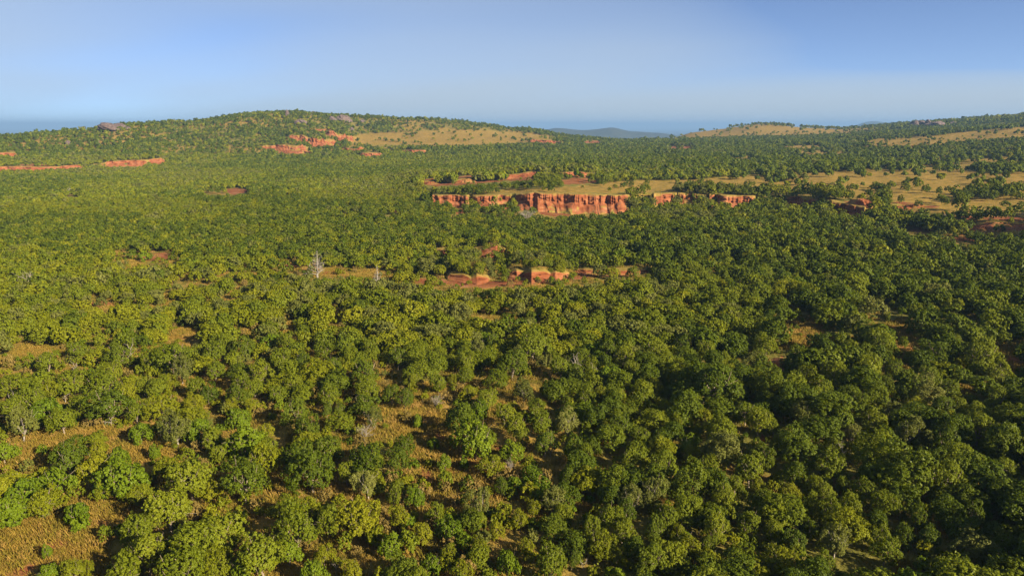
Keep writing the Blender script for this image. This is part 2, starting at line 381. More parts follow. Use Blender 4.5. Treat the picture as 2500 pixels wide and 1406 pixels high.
def leaf_material(name, dark, mid, light, trans=0.33, rough=0.5):
    m, n, l = new_mat(name)
    oi = N(n, 'ShaderNodeObjectInfo')
    at = N(n, 'ShaderNodeAttribute', attribute_name='leaf_tint')
    a = N(n, 'ShaderNodeMath', operation='MULTIPLY_ADD'); a.inputs[1].default_value = 0.50
    l.new(oi.outputs['Random'], a.inputs[0])
    b = N(n, 'ShaderNodeMath', operation='MULTIPLY'); b.inputs[1].default_value = 0.50
    l.new(at.outputs['Fac'], b.inputs[0]); l.new(b.outputs[0], a.inputs[2])
    r = ramp(n, [(0.08, dark), (0.5, mid), (0.95, light)])
    l.new(a.outputs[0], r.inputs[0])
    p = N(n, 'ShaderNodeBsdfPrincipled')
    p.inputs['Roughness'].default_value = rough
    p.inputs['Specular IOR Level'].default_value = 0.10
    l.new(r.outputs[0], p.inputs['Base Color'])
    t = N(n, 'ShaderNodeBsdfTranslucent')
    hs = N(n, 'ShaderNodeHueSaturation'); hs.inputs['Value'].default_value = 1.3; hs.inputs['Hue'].default_value = 0.49
    l.new(r.outputs[0], hs.inputs['Color']); l.new(hs.outputs[0], t.inputs['Color'])
    mx = N(n, 'ShaderNodeMixShader'); mx.inputs[0].default_value = trans
    l.new(p.outputs[0], mx.inputs[1]); l.new(t.outputs[0], mx.inputs[2])
    o = N(n, 'ShaderNodeOutputMaterial'); l.new(mx.outputs[0], o.inputs[0])
    return m

LEAF = [
 leaf_material('leaf_olive',  (0.078,0.102,0.005), (0.118,0.143,0.007), (0.160,0.175,0.010)),
 leaf_material('leaf_yellow', (0.112,0.130,0.005), (0.156,0.168,0.006), (0.208,0.202,0.009)),
 leaf_material('leaf_deep',   (0.048,0.072,0.004), (0.076,0.104,0.006), (0.108,0.130,0.008)),
 leaf_material('leaf_grey',   (0.095,0.108,0.018), (0.132,0.142,0.027), (0.175,0.176,0.040)),
 leaf_material('leaf_bright', (0.072,0.112,0.004), (0.104,0.148,0.006), (0.144,0.180,0.009)),
]
DRYLEAF = leaf_material('leaf_dry', (0.13,0.10,0.025), (0.18,0.13,0.035), (0.23,0.165,0.05), 0.2)

def bark_material(name, a, b):
    m, n, l = new_mat(name)
    tc = N(n, 'ShaderNodeTexCoord')
    no = N(n, 'ShaderNodeTexNoise'); no.inputs['Scale'].default_value = 6; no.inputs['Detail'].default_value = 4
    l.new(tc.outputs['Object'], no.inputs['Vector'])
    r = ramp(n, [(0.3, a), (0.7, b)]); l.new(no.outputs['Fac'], r.inputs[0])
    p = N(n, 'ShaderNodeBsdfPrincipled'); p.inputs['Roughness'].default_value = 0.85
    l.new(r.outputs[0], p.inputs['Base Color'])
    o = N(n, 'ShaderNodeOutputMaterial'); l.new(p.outputs[0], o.inputs[0])
    return m
BARK = bark_material('bark', (0.10,0.075,0.05), (0.24,0.19,0.14))
BARK_PALE = bark_material('bark_bleached', (0.12,0.10,0.08), (0.25,0.215,0.175))

def soil_nodes(n, l, vec):
    no = N(n, 'ShaderNodeTexNoise'); no.inputs['Scale'].default_value = 0.11; no.inputs['Detail'].default_value = 7; no.inputs['Roughness'].default_value = 0.62
    l.new(vec, no.inputs['Vector'])
    r = ramp(n, [(0.26, (0.072,0.022,0.010)), (0.42, (0.145,0.046,0.019)), (0.56, (0.198,0.073,0.032)), (0.78, (0.265,0.138,0.072))])
    l.new(no.outputs['Fac'], r.inputs[0])
    return r

def ground_material():
    m, n, l = new_mat('ground_cover')
    geo = N(n, 'ShaderNodeNewGeometry')
    pos = geo.outputs['Position']
    sa = N(n, 'ShaderNodeAttribute', attribute_name='soil')
    da = N(n, 'ShaderNodeAttribute', attribute_name='dry')
    n1 = N(n, 'ShaderNodeTexNoise'); n1.inputs['Scale'].default_value = 0.35; n1.inputs['Detail'].default_value = 6; n1.inputs['Roughness'].default_value = 0.6
    l.new(pos, n1.inputs['Vector'])
    n2 = N(n, 'ShaderNodeTexNoise'); n2.inputs['Scale'].default_value = 0.03; n2.inputs['Detail'].default_value = 6
    l.new(pos, n2.inputs['Vector'])
    g1 = ramp(n, [(0.28, (0.075,0.066,0.015)), (0.45, (0.160,0.112,0.022)), (0.6, (0.235,0.146,0.036)), (0.78, (0.30,0.18,0.062))])
    l.new(n1.outputs['Fac'], g1.inputs[0])
    g2 = ramp(n, [(0.25, (0.075,0.080,0.016)), (0.5, (0.115,0.105,0.022)), (0.72, (0.175,0.13,0.035))])
    l.new(n1.outputs['Fac'], g2.inputs[0])
    s = soil_nodes(n, l, pos)
    md = N(n, 'ShaderNodeMix', data_type='RGBA')
    l.new(da.outputs['Fac'], md.inputs['Factor']); l.new(g2.outputs[0], md.inputs['A']); l.new(g1.outputs[0], md.inputs['B'])
    # bare soil breaks through unevenly
    ad = N(n, 'ShaderNodeMath', operation='MULTIPLY_ADD'); ad.inputs[1].default_value = 1.5
    l.new(sa.outputs['Fac'], ad.inputs[0])
    sb = N(n, 'ShaderNodeMath', operation='MULTIPLY_ADD'); sb.inputs[1].default_value = 2.4; sb.inputs[2].default_value = -1.75
    l.new(n1.outputs['Fac'], sb.inputs[0]); l.new(sb.outputs[0], ad.inputs[2])
    ad.use_clamp = True
    ms = N(n, 'ShaderNodeMix', data_type='RGBA')
    l.new(ad.outputs[0], ms.inputs['Factor']); l.new(md.outputs['Result'], ms.inputs['A']); l.new(s.outputs[0], ms.inputs['B'])
    wa = N(n, 'ShaderNodeAttribute', attribute_name='wood')
    mw = N(n, 'ShaderNodeMix', data_type='RGBA')
    wr = ramp(n, [(0.35, (0.020,0.026,0.010)), (0.6, (0.045,0.045,0.016))]); l.new(n2.outputs['Fac'], wr.inputs[0])
    l.new(wa.outputs['Fac'], mw.inputs['Factor']); l.new(ms.outputs['Result'], mw.inputs['A']); l.new(wr.outputs[0], mw.inputs['B'])
    p = N(n, 'ShaderNodeBsdfPrincipled'); p.inputs['Roughness'].default_value = 0.95; p.inputs['Specular IOR Level'].default_value = 0.05
    l.new(mw.outputs['Result'], p.inputs['Base Color'])
    bn = N(n, 'ShaderNodeTexNoise'); bn.inputs['Scale'].default_value = 2.2; bn.inputs['Detail'].default_value = 6
    l.new(pos, bn.inputs['Vector'])
    bp = N(n, 'ShaderNodeBump'); bp.inputs['Strength'].default_value = 0.6; bp.inputs['Distance'].default_value = 0.35
    l.new(bn.outputs['Fac'], bp.inputs['Height']); l.new(bp.outputs[0], p.inputs['Normal'])
    o = N(n, 'ShaderNodeOutputMaterial'); l.new(p.outputs[0], o.inputs[0])
    return m
GROUND = ground_material()

def cliff_material():
    m, n, l = new_mat('red_earth')
    geo = N(n, 'ShaderNodeNewGeometry')
    mp = N(n, 'ShaderNodeMapping'); mp.inputs['Scale'].default_value = (1.6, 1.6, 3.5)
    l.new(geo.outputs['Position'], mp.inputs['Vector'])
    s = soil_nodes(n, l, mp.outputs[0])
    fl = N(n, 'ShaderNodeAttribute', attribute_name='cap')
    n1 = N(n, 'ShaderNodeTexNoise'); n1.inputs['Scale'].default_value = 0.5; n1.inputs['Detail'].default_value = 5
    l.new(geo.outputs['Position'], n1.inputs['Vector'])
    g1 = ramp(n, [(0.3, (0.11,0.09,0.018)), (0.55, (0.19,0.135,0.032)), (0.75, (0.26,0.18,0.06))])
    l.new(n1.outputs['Fac'], g1.inputs[0])
    mx = N(n, 'ShaderNodeMix', data_type='RGBA')
    l.new(fl.outputs['Fac'], mx.inputs['Factor']); l.new(s.outputs[0], mx.inputs['A']); l.new(g1.outputs[0], mx.inputs['B'])
    p = N(n, 'ShaderNodeBsdfPrincipled'); p.inputs['Roughness'].default_value = 0.95; p.inputs['Specular IOR Level'].default_value = 0.05
    l.new(mx.outputs['Result'], p.inputs['Base Color'])
    bp = N(n, 'ShaderNodeBump'); bp.inputs['Strength'].default_value = 0.5; bp.inputs['Distance'].default_value = 0.4
    l.new(n1.outputs['Fac'], bp.inputs['Height']); l.new(bp.outputs[0], p.inputs['Normal'])
    o = N(n, 'ShaderNodeOutputMaterial'); l.new(p.outputs[0], o.inputs[0])
    return m
CLIFF = cliff_material()

def rock_material():
    m, n, l = new_mat('granite')
    tc = N(n, 'ShaderNodeNewGeometry')
    n1 = N(n, 'ShaderNodeTexNoise'); n1.inputs['Scale'].default_value = 0.4; n1.inputs['Detail'].default_value = 7; n1.inputs['Roughness'].default_value = 0.65
    l.new(tc.outputs['Position'], n1.inputs['Vector'])
    r = ramp(n, [(0.3, (0.035,0.023,0.024)), (0.5, (0.075,0.05,0.047)), (0.64, (0.12,0.085,0.075)), (0.76, (0.28,0.22,0.19))])
    l.new(n1.outputs['Fac'], r.inputs[0])
    p = N(n, 'ShaderNodeBsdfPrincipled'); p.inputs['Roughness'].default_value = 0.9
    l.new(r.outputs[0], p.inputs['Base Color'])
    o = N(n, 'ShaderNodeOutputMaterial'); l.new(p.outputs[0], o.inputs[0])
    return m
ROCK = rock_material()

def grass_material():
    m, n, l = new_mat('dry_grass')
    oi = N(n, 'ShaderNodeObjectInfo')
    r = ramp(n, [(0.0, (0.140,0.120,0.014)), (0.4, (0.200,0.145,0.020)), (0.75, (0.245,0.155,0.028)), (1.0, (0.285,0.180,0.05))])
    l.new(oi.outputs['Random'], r.inputs[0])
    p = N(n, 'ShaderNodeBsdfPrincipled'); p.inputs['Roughness'].default_value = 0.7; p.inputs['Specular IOR Level'].default_value = 0.15
    l.new(r.outputs[0], p.inputs['Base Color'])
    t = N(n, 'ShaderNodeBsdfTranslucent'); l.new(r.outputs[0], t.inputs['Color'])
    mx = N(n, 'ShaderNodeMixShader'); mx.inputs[0].default_value = 0.3
    l.new(p.outputs[0], mx.inputs[1]); l.new(t.outputs[0], mx.inputs[2])
    o = N(n, 'ShaderNodeOutputMaterial'); l.new(mx.outputs[0], o.inputs[0])
    return m
GRASS = grass_material()

# ------------------------------------------------------------------ mesh helpers
def mesh_np(name, verts, faces, mat=None, smooth=False, attrs=None):
    """verts (n,3), faces (m,3) or (m,4) arrays -> Mesh"""
    verts = np.ascontiguousarray(verts, np.float32); faces = np.ascontiguousarray(faces, np.int32)
    me = bpy.data.meshes.new(name)
    k = faces.shape[1]
    me.vertices.add(len(verts)); me.vertices.foreach_set('co', verts.ravel())
    me.loops.add(faces.size); me.loops.foreach_set('vertex_index', faces.ravel())
    me.polygons.add(len(faces))
    me.polygons.foreach_set('loop_start', np.arange(0, faces.size, k, dtype=np.int32))
    me.polygons.foreach_set('loop_total', np.full(len(faces), k, np.int32))
    if smooth:
        me.polygons.foreach_set('use_smooth', np.ones(len(faces), bool))
    me.update(calc_edges=True)
    for an, (dom, arr) in (attrs or {}).items():
        a = me.attributes.new(an, 'FLOAT', dom)
        a.data.foreach_set('value', np.ascontiguousarray(arr, np.float32))
    if mat:
        me.materials.append(mat)
    return me

def obj(name, me, parent=None, **props):
    o = bpy.data.objects.new(name, me); COL.objects.link(o)
    if parent:
        o.parent = parent
    for k, v in props.items():
        o[k] = v
    return o

def grid_faces(nr, nc):
    i = np.arange(nr - 1)[:, None] * nc + np.arange(nc - 1)[None, :]
    return np.stack([i, i + 1, i + nc + 1, i + nc], -1).reshape(-1, 4)

# ------------------------------------------------------------------ the land
def build_ground():
    az = np.concatenate([np.radians(np.linspace(-180, -54, 40)[:-1]), np.radians(np.linspace(-54, 54, 560)), np.radians(np.linspace(54, 180, 40)[1:])])
    d = np.concatenate([[0.5, 8, 16, 24, 32], np.exp(np.arange(math.log(40), math.log(250), 0.011)), np.exp(np.arange(math.log(250), math.log(480), 0.0062)),
                        np.exp(np.arange(math.log(480), math.log(1500), 0.010)), np.exp(np.arange(math.log(1500), math.log(52000), 0.045))])
    A, D = np.meshgrid(az, d)                      # rows: distance
    x, y = D * np.sin(A), D * np.cos(A)
    z = land(x, y)
    u, v, cov = cover(x, y, z)
    soil = cov['soil'].astype(float)
    dry = np.where(cov['grass'] | cov['sparse'], 1.0, np.where(cov['thin'], 0.7, 0.0))
    patch = fbm(x / 60, y / 60, 41, 3)
    hill = sstep(5, 14, z) * sstep(600, 850, D)
    dry = np.maximum(dry, np.clip(hill * (patch - 0.22) * 3.0, 0, 0.95))
    near = (1 - sstep(120, 320, D)) * (1 - 0.9 * sstep(1250, 1600, u))
    dry = np.maximum(dry, near * np.clip((fbm(x / 9, y / 9, 43, 3) - 0.22) * 3.0, 0, 1.0))
    soil = np.maximum(soil, 0.55 * np.clip((fbm(x / 14, y / 14, 47, 3) - 0.66) * 6, 0, 1) * (1 - sstep(300, 700, D)))
    soil = np.maximum(soil, cov['grass'] * np.clip((fbm(x / 3.2, y / 3.2, 91, 3) - 0.54) * 6, 0, 0.85) * (1 - sstep(150, 300, D)))
    dry = dry * (1 - sstep(2500, 4500, D))
    wood = sstep(2300, 3600, D)
    nr, nc = A.shape
    V = np.stack([x, y, z], -1).reshape(-1, 3)
    me = mesh_np('ground', V, grid_faces(nr, nc)[:, ::-1], GROUND, True, {'soil': ('POINT', soil.ravel()), 'dry': ('POINT', dry.ravel()), 'wood': ('POINT', wood.ravel())})
    return obj('ground', me, kind='structure')
build_ground()

def build_cliff(name, c, label):
    h_mid = float(np.median(c['h']))
    a0, a1 = float(c['az'][0]), float(c['az'][-1])
    if 'mesh_to' in c:
        a1 = float(az_of_u(c['mesh_to']))
    dm = float(c['d'].mean())
    step = max(0.2, dm * 0.0007)
    ns = max(24, int((a1 - a0) * dm / step))
    az = np.linspace(a0, a1, ns)
    H = cliff_h(c, az); dl = cliff_line(c, az)
    s = az * dm
    s = s + 3.0 * (fbm(s / 5.5, s * 0 + 2.0, c['seed'] + 77, 2) - 0.5) * 2
    big = fbm(s / 9.0, s * 0 + 3.3, c['seed'] + 60, 2) - 0.5
    fl1 = np.abs(vnoise(s / 2.6, s * 0 + 1.1, c['seed'] + 70) - 0.5) * 2          # ridged flutes
    fl2 = np.abs(vnoise(s / 0.8, s * 0 + 7.7, c['seed'] + 80) - 0.5) * 2
    talus = 0.28 + 0.75 * fbm(s / 7.0, s * 0 + 5.0, c['seed'] + 90, 3)            # how high the debris reaches
    rows = []
    caps = []
    xs, ys = np.sin(az), np.cos(az)
    zb0 = land(xs * (dl - 5), ys * (dl - 5))
    ztop = land(xs * (dl + 5.2), ys * (dl + 5.2)) + 0.12
    hh = np.maximum(ztop - zb0, 0.05)
    jag = c.get('jag', 0.22)
    bare = np.clip(np.interp(az, c['az'], c['b']) + (fbm(s / 6.0, s * 0 + 8.0, c['seed'] + 50, 3) - 0.5) * c.get('bn', 1.1), 0, 1)
    bare = np.where(np.interp(az, c['az'], c['b']) < 0.05, 0.0, bare)
    crest = 1 + jag * (fbm(s / 4.5, s * 0 + 6.0, c['seed'] + 40, 3) - 0.62) * 1.6
    T = np.concatenate([[-0.08, 0.0], np.linspace(0.06, 1.0, 22)])
    for t in T:
        tt = np.clip(t, 0, 1)
        fl1 = np.abs(vnoise(s / 1.7, s * 0 + 1.1 + t * 1.3, c['seed'] + 70) * 0.5 + vnoise(s / 6.5, s * 0 + t * 0.6, c['seed'] + 71) * 0.5 - 0.5) * 2.6
        below = np.clip((talus - tt) / talus, 0, 1)
        out = 0.25 * (1 - tt) * hh * 0.30 + below ** 1.2 * hh * (1.25 + 0.9 * big)
        wall = (0.12 + 0.88 * sstep(talus - 0.12, talus + 0.12, tt)) * (1 - 0.45 * sstep(0.82, 1.0, tt))
        amp = np.minimum(hh * 0.36, 2.9)
        flute = (fl1 - 0.45) * amp * wall + (fl2 - 0.5) * amp * 0.38 * wall + (vnoise(s / 0.9, s * 0 + t * 9, c['seed'] + 99) - 0.5) * 0.35
        gully = (np.abs(vnoise(s / 1.9 + t * 1.6, s * 0 + 2.2, c['seed'] + 75) - 0.5) * 2 - 0.5) * np.minimum(below * 3, 1) * hh * 0.20 + (fbm(s / 1.3, s * 0 + t * 14, c['seed'] + 76, 3) - 0.5) * np.minimum(hh * 0.3, 1.5)
        dd = dl + 0.4 - out + flute + gully + big * hh * 0.5
        zz = zb0 + t * hh * crest + (0.5 * (fl1 - 0.5) * sstep(0.6, 1, tt))
        sink = 1 - sstep(0.08, 0.35, bare)
        dd = dd + 3.4 * sink; zz = zz - 0.9 * sink
        rows.append(np.stack([xs * dd, ys * dd, zz], -1)); caps.append(1 - sstep(0.25, 0.55, bare - 0.25 * sstep(0.9, 1, tt) - 0.4 * np.minimum(below * 2, 1) * sstep(0.52, 0.66, fbm(s / 3.0, s * 0 + t * 6, c['seed'] + 34, 3)) - 0.35 * (1 - sstep(0.0, 0.3, tt)) * vnoise(s / 2.2, s * 0 + t * 5, c['seed'] + 33)))
    for back, dz in ((1.2, 0.05), (3.0, 0.1), (5.5, 0.12), (9.0, 0.05), (12.0, -0.8)):
        dd = dl + back
        zl = land(xs * dd, ys * dd) if back > 5 else ztop
        zl = zl - 0.9 * sink * (back < 5)
        rows.append(np.stack([xs * dd, ys * dd, zl + dz + (0.2 * (fl1 - 0.5) if back < 3 else 0)], -1)); caps.append(np.full(ns, 0.85 if back < 2 else 1.0))
    V = np.array(rows).reshape(-1, 3)
    me = mesh_np(name, V, grid_faces(len(rows), ns)[:, ::-1], CLIFF, False, {'cap': ('POINT', np.array(caps).ravel())})
    return obj('cliff', me, kind='structure', label=label)

CLABEL = {
 'main': 'tall fluted red earth cliff below the grassy plateau', 'main2': 'low broken red bank running along the plateau edge',
 'gulA': 'rounded red eroded scarp beside the track', 'gulB': 'large red rilled scarp above the track', 'gulC': 'orange bare scarp among trees above the track',
 'gulD': 'low red cut along the track bend', 'gulE': 'small pale red scar among bushes', 'gulF': 'little red scar beside the tall grey dead tree',
 'mid': 'pale pink eroded bank behind the plateau trees', 'mid2': 'short pale red bank between trees behind the main cliff',
 'west': 'long red bank at the foot of the wooded hill', 'west2': 'short red scar above the long bank at the frame edge',
 'east': 'small red scar at the end of the wooded hill', 'east2': 'small red gully wall below the hillside meadow',
 'field': 'dark red cut along the edge of the tan field', 'badA': 'lowest red gullied wall of the hillside badland', 'badB': 'upper red scar of the hillside badland',
 'badE': 'middle red fluted wall of the hillside badland', 'badF': 'highest jagged red wall of the hillside badland',
 'badC': 'small red gully below the hillside badland', 'badD': 'orange bare bank below the hillside badland',
}
for k, c in CLIFFS.items():
    build_cliff(k, c, CLABEL[k])

def build_mound(u, v, wpx, hgt, label, asp=0.6, seed=0, rot=0.0):
    """a bare eroded earth mound with rills, standing on the ground"""
    x0, y0 = hit(u, v)
    R = wpx / F_PX * math.hypot(x0, y0) / 2
    nr, na = 30, 110
    t = np.linspace(0, 1, nr)[:, None]; a = np.linspace(0, 2 * math.pi, na + 1)[None, :]
    wob = 1 + 0.35 * (vnoise(2 + np.cos(a) * 1.7, 2 + np.sin(a) * 1.7, seed) - 0.5) * 2
    lx = t * R * wob * np.cos(a); ly = t * R * asp * wob * np.sin(a)
    x, y = x0 + lx * math.cos(rot) - ly * math.sin(rot), y0 + lx * math.sin(rot) + ly * math.cos(rot)
    rill = np.abs(vnoise(a / (2 * math.pi) * 26 + 0 * t, t * 1.5 + 0 * a, seed + 3) - 0.5) * 2
    prof = (1 - t ** 2.2) * (0.35 + 1.0 * fbm(lx / R * 1.6 + 5, ly / R * 1.6 + 5, seed + 5, 3)) - 0.32 * hgt / max(hgt, 1) * rill * np.sin(np.pi * t) * 0.75
    rough = np.abs(fbm(lx / 2.6 + 40, ly / 2.6 + 40, seed + 9, 4) - 0.5) * 2
    prof = prof - (0.95 / max(hgt, 0.8)) * rough * np.sin(np.pi * np.clip(t * 0.9 + 0.08, 0, 1))
    prof[-1] = -0.25
    z = land(x, y) + hgt * prof
    z[0] = z[0].mean()
    V = np.stack([x, y, z], -1).reshape(-1, 3)
    me = mesh_np('soil_mound', V, grid_faces(nr, na + 1), CLIFF, False, {'cap': ('POINT', (sstep(0.50, 0.60, fbm(V[:, 0] / 2.4, V[:, 1] / 2.4, seed + 21, 3)) * 0.5))})
    return obj('earth_mound', me, kind='structure', label=label)

MOUNDS = [
 (1118,520,36,2.0,'small pale earth hump before the cliff end',0.7,9), (1228,520,60,2.6,'grey pink hump at the foot of the cliff',0.7,10),
 (1135,446,50,2.6,'pale conical mound in the pink bare ground',0.7,12), (1052,450,44,1.6,'low pink hump by the pale bank',0.7,13),
 (2100,504,110,3.2,'grass topped red spur at the bank',0.6,14), (2215,510,60,2.0,'small red knoll on the broken bank',0.6,15),
 (2320,545,90,1.6,'low red hummock on the bare slope',0.6,17), (2420,560,120,1.8,'broad red hummock on the bare slope',0.5,18),
 (2300,566,60,1.0,'small stony red hump on the slope',0.6,19),
]
for (u, v, w, h, lab, asp, sd) in MOUNDS:
    build_mound(u, v, w, h, lab, asp, sd)

# ------------------------------------------------------------------ plants: shapes
def unit(v):
    return v / np.maximum(np.linalg.norm(v, axis=-1, keepdims=True), 1e-9)

def leaf_faces(P, Nn, ln, wd, r):
    """one bent pair-less quad per leaf clump"""
    n = len(P)
    up = r.normal(size=(n, 3))
    a = unit(np.cross(Nn, up)); b = np.cross(Nn, a)
    L = (ln * r.uniform(0.65, 1.35, n))[:, None]; W = (wd * r.uniform(0.65, 1.35, n))[:, None]
    fold = Nn * (0.22 * W)
    V = np.stack([P - a * L * 0.5, P - b * W * 0.5 + fold, P + a * L * 0.5, P + b * W * 0.5 + fold], 1).reshape(-1, 3)
    Fc = np.arange(n * 4).reshape(n, 4)
    return V, Fc

def crown_mesh(name, seed, mat, R, z0, z1, nclump, nleaf, leaf, spread=0.62, clump=(0.30, 0.46), flat=1.0, jitter=0.42, gap=0.0, sub=0):
    """leaves spread over many rounded clumps that fill a dome R wide from z0 to z1"""
    r = np.random.default_rng(seed)
    zc, hz = z0 + (z1 - z0) * 0.42, (z1 - z0) * 0.58
    C, rad = [], []
    lop = r.uniform(0, 6.28)
    for k in range(nclump):
        f = (k + 0.5) / nclump
        cz = 1 - 1.35 * f                                   # from the top down past the equator
        ph = k * 2.39996 + r.uniform(-0.5, 0.5)
        sr = math.sqrt(max(0, 1 - cz * cz)) if cz > 0 else 1 - 0.25 * abs(cz)
        q = spread * r.uniform(0.68, 1.28) * (1 + 0.22 * math.cos(ph - lop))
        C.append((R * q * sr * math.cos(ph), R * q * sr * math.sin(ph), zc + hz * q * cz * flat))
        rad.append(R * r.uniform(*clump))
    C.append((0, 0, zc)); rad.append(R * 0.6)
    C = np.array(C); rad = np.array(rad)
    w = rad ** 2; w[-1] *= 0.35; w /= w.sum()
    m = int(nleaf * 1.9)
    k = r.choice(len(C), m, p=w)
    dirs = unit(r.normal(size=(m, 3)))
    outw = unit(C[k] - np.array([0, 0, zc - 0.3 * hz]) + 1e-6)
    dirs = unit(dirs + 0.55 * outw)
    sq = np.array([1, 1, 0.85])
    lump = 1 + 0.22 * (vnoise(dirs[:, 0] * 3 + k * 7.1, dirs[:, 1] * 3 + dirs[:, 2] * 2, seed + 5) - 0.5) * 2
    spray = np.where(r.random(m) < 0.3, r.uniform(0.0, 0.34, m), 0.0)
    P = C[k] + dirs * sq * (rad[k] * lump * (1 - 0.30 * r.random(m) ** 2.2 + spray))[:, None]
    if sub:
        # gather the leaves into small sprays around a few hundred twig ends
        pick = r.integers(0, m, sub)
        T, TD = P[pick], dirs[pick]
        tw = r.integers(0, sub, m)
        ld = unit(r.normal(size=(m, 3)) + 0.9 * TD[tw])
        rs = R * r.uniform(0.045, 0.10, sub)[tw]
        k, dirs2 = k[pick][tw], ld
        P = T[tw] + ld * (rs * (0.55 + 0.5 * r.random(m)))[:, None]
        dirs = unit(TD[tw] * 0.55 + ld * 0.8)
        outw = unit(C[k] - np.array([0, 0, zc - 0.3 * hz]) + 1e-6)
    if gap > 0:
        keep = vnoise(P[:, 0] * 1.1 + P[:, 2] * 0.7 + 50, P[:, 1] * 1.1 + 50, seed) > gap
    else:
        keep = np.ones(m, bool)
    dist = np.linalg.norm((P[:, None, :] - C[None]) / sq, axis=2) / rad[None]
    keep &= dist.min(1) > 0.62
    keep &= P[:, 2] > max(0.15, z0 - 0.4)
    P, dirs, outw = P[keep][:nleaf], dirs[keep][:nleaf], outw[keep][:nleaf]
    Nn = unit(dirs * 0.85 + outw * 0.25 + np.array([0, 0, 0.15]) + r.normal(size=P.shape) * jitter * 1.15)
    V, Fc = leaf_faces(P, Nn, leaf * 1.45, leaf, r)
    tint = np.clip(r.normal(0.5, 0.24, len(Fc)), 0, 1)
    return mesh_np(name, V, Fc, mat, False, {'leaf_tint': ('FACE', tint)})

def tube(pts, rad, sides=6):
    pts = np.array(pts, float); n = len(pts)
    V = []
    for i in range(n):
        t = pts[min(i + 1, n - 1)] - pts[max(i - 1, 0)]
        t = t / (np.linalg.norm(t) + 1e-9)
        ref = np.array([1, 0, 0]) if abs(t[2]) > 0.7 else np.array([0, 0, 1])
        a = np.cross(t, ref); a /= np.linalg.norm(a) + 1e-9; b = np.cross(t, a)
        for k in range(sides):
            an = 2 * math.pi * k / sides
            V.append(pts[i] + rad[i] * (math.cos(an) * a + math.sin(an) * b))
    Fc = []
    for i in range(n - 1):
        for k in range(sides):
            k2 = (k + 1) % sides
            Fc.append((i * sides + k, i * sides + k2, (i + 1) * sides + k2, (i + 1) * sides + k))
    return np.array(V), np.array(Fc)

def join(parts):
    Vs, Fs, o = [], [], 0
    for V, Fc in parts:
        Vs.append(V); Fs.append(Fc + o); o += len(V)
    return np.concatenate(Vs), np.concatenate(Fs)

def trunk_mesh(name, seed, R, h, mat, limbs=6, r0=0.13):
    r = np.random.default_rng(seed)
    parts = []
    fork = h * r.uniform(0.22, 0.34)
    lean = r.uniform(-0.12, 0.12, 2) * h
    parts.append(tube([(0, 0, -0.3), (lean[0] * .2, lean[1] * .2, fork * 0.5), (lean[0] * .45, lean[1] * .45, fork)], [r0 * 1.35, r0 * 1.05, r0 * 0.9]))
    for k in range(limbs):
        ph = k * 2 * math.pi / limbs + r.uniform(-0.4, 0.4)
        q = r.uniform(0.45, 0.8); top = h * r.uniform(0.72, 0.93)
        b = np.array([lean[0] * .4, lean[1] * .4, fork * r.uniform(0.7, 1.0)])
        e = np.array([R * q * math.cos(ph), R * q * math.sin(ph), top])
        mid = b * 0.5 + e * 0.5 + np.array([math.cos(ph), math.sin(ph), 0]) * R * 0.14 + r.normal(size=3) * 0.15
        parts.append(tube([b, mid, e], [r0 * 0.62, r0 * 0.42, r0 * 0.12], 5))
        for s in range(2):
            e2 = mid + (e - mid) * r.uniform(0.2, 0.5) + r.normal(size=3) * R * 0.28
            parts.append(tube([mid + (e - mid) * 0.1, e2], [r0 * 0.3, r0 * 0.07], 4))
    V, Fc = join(parts)
    return mesh_np(name, V, Fc, mat, True)

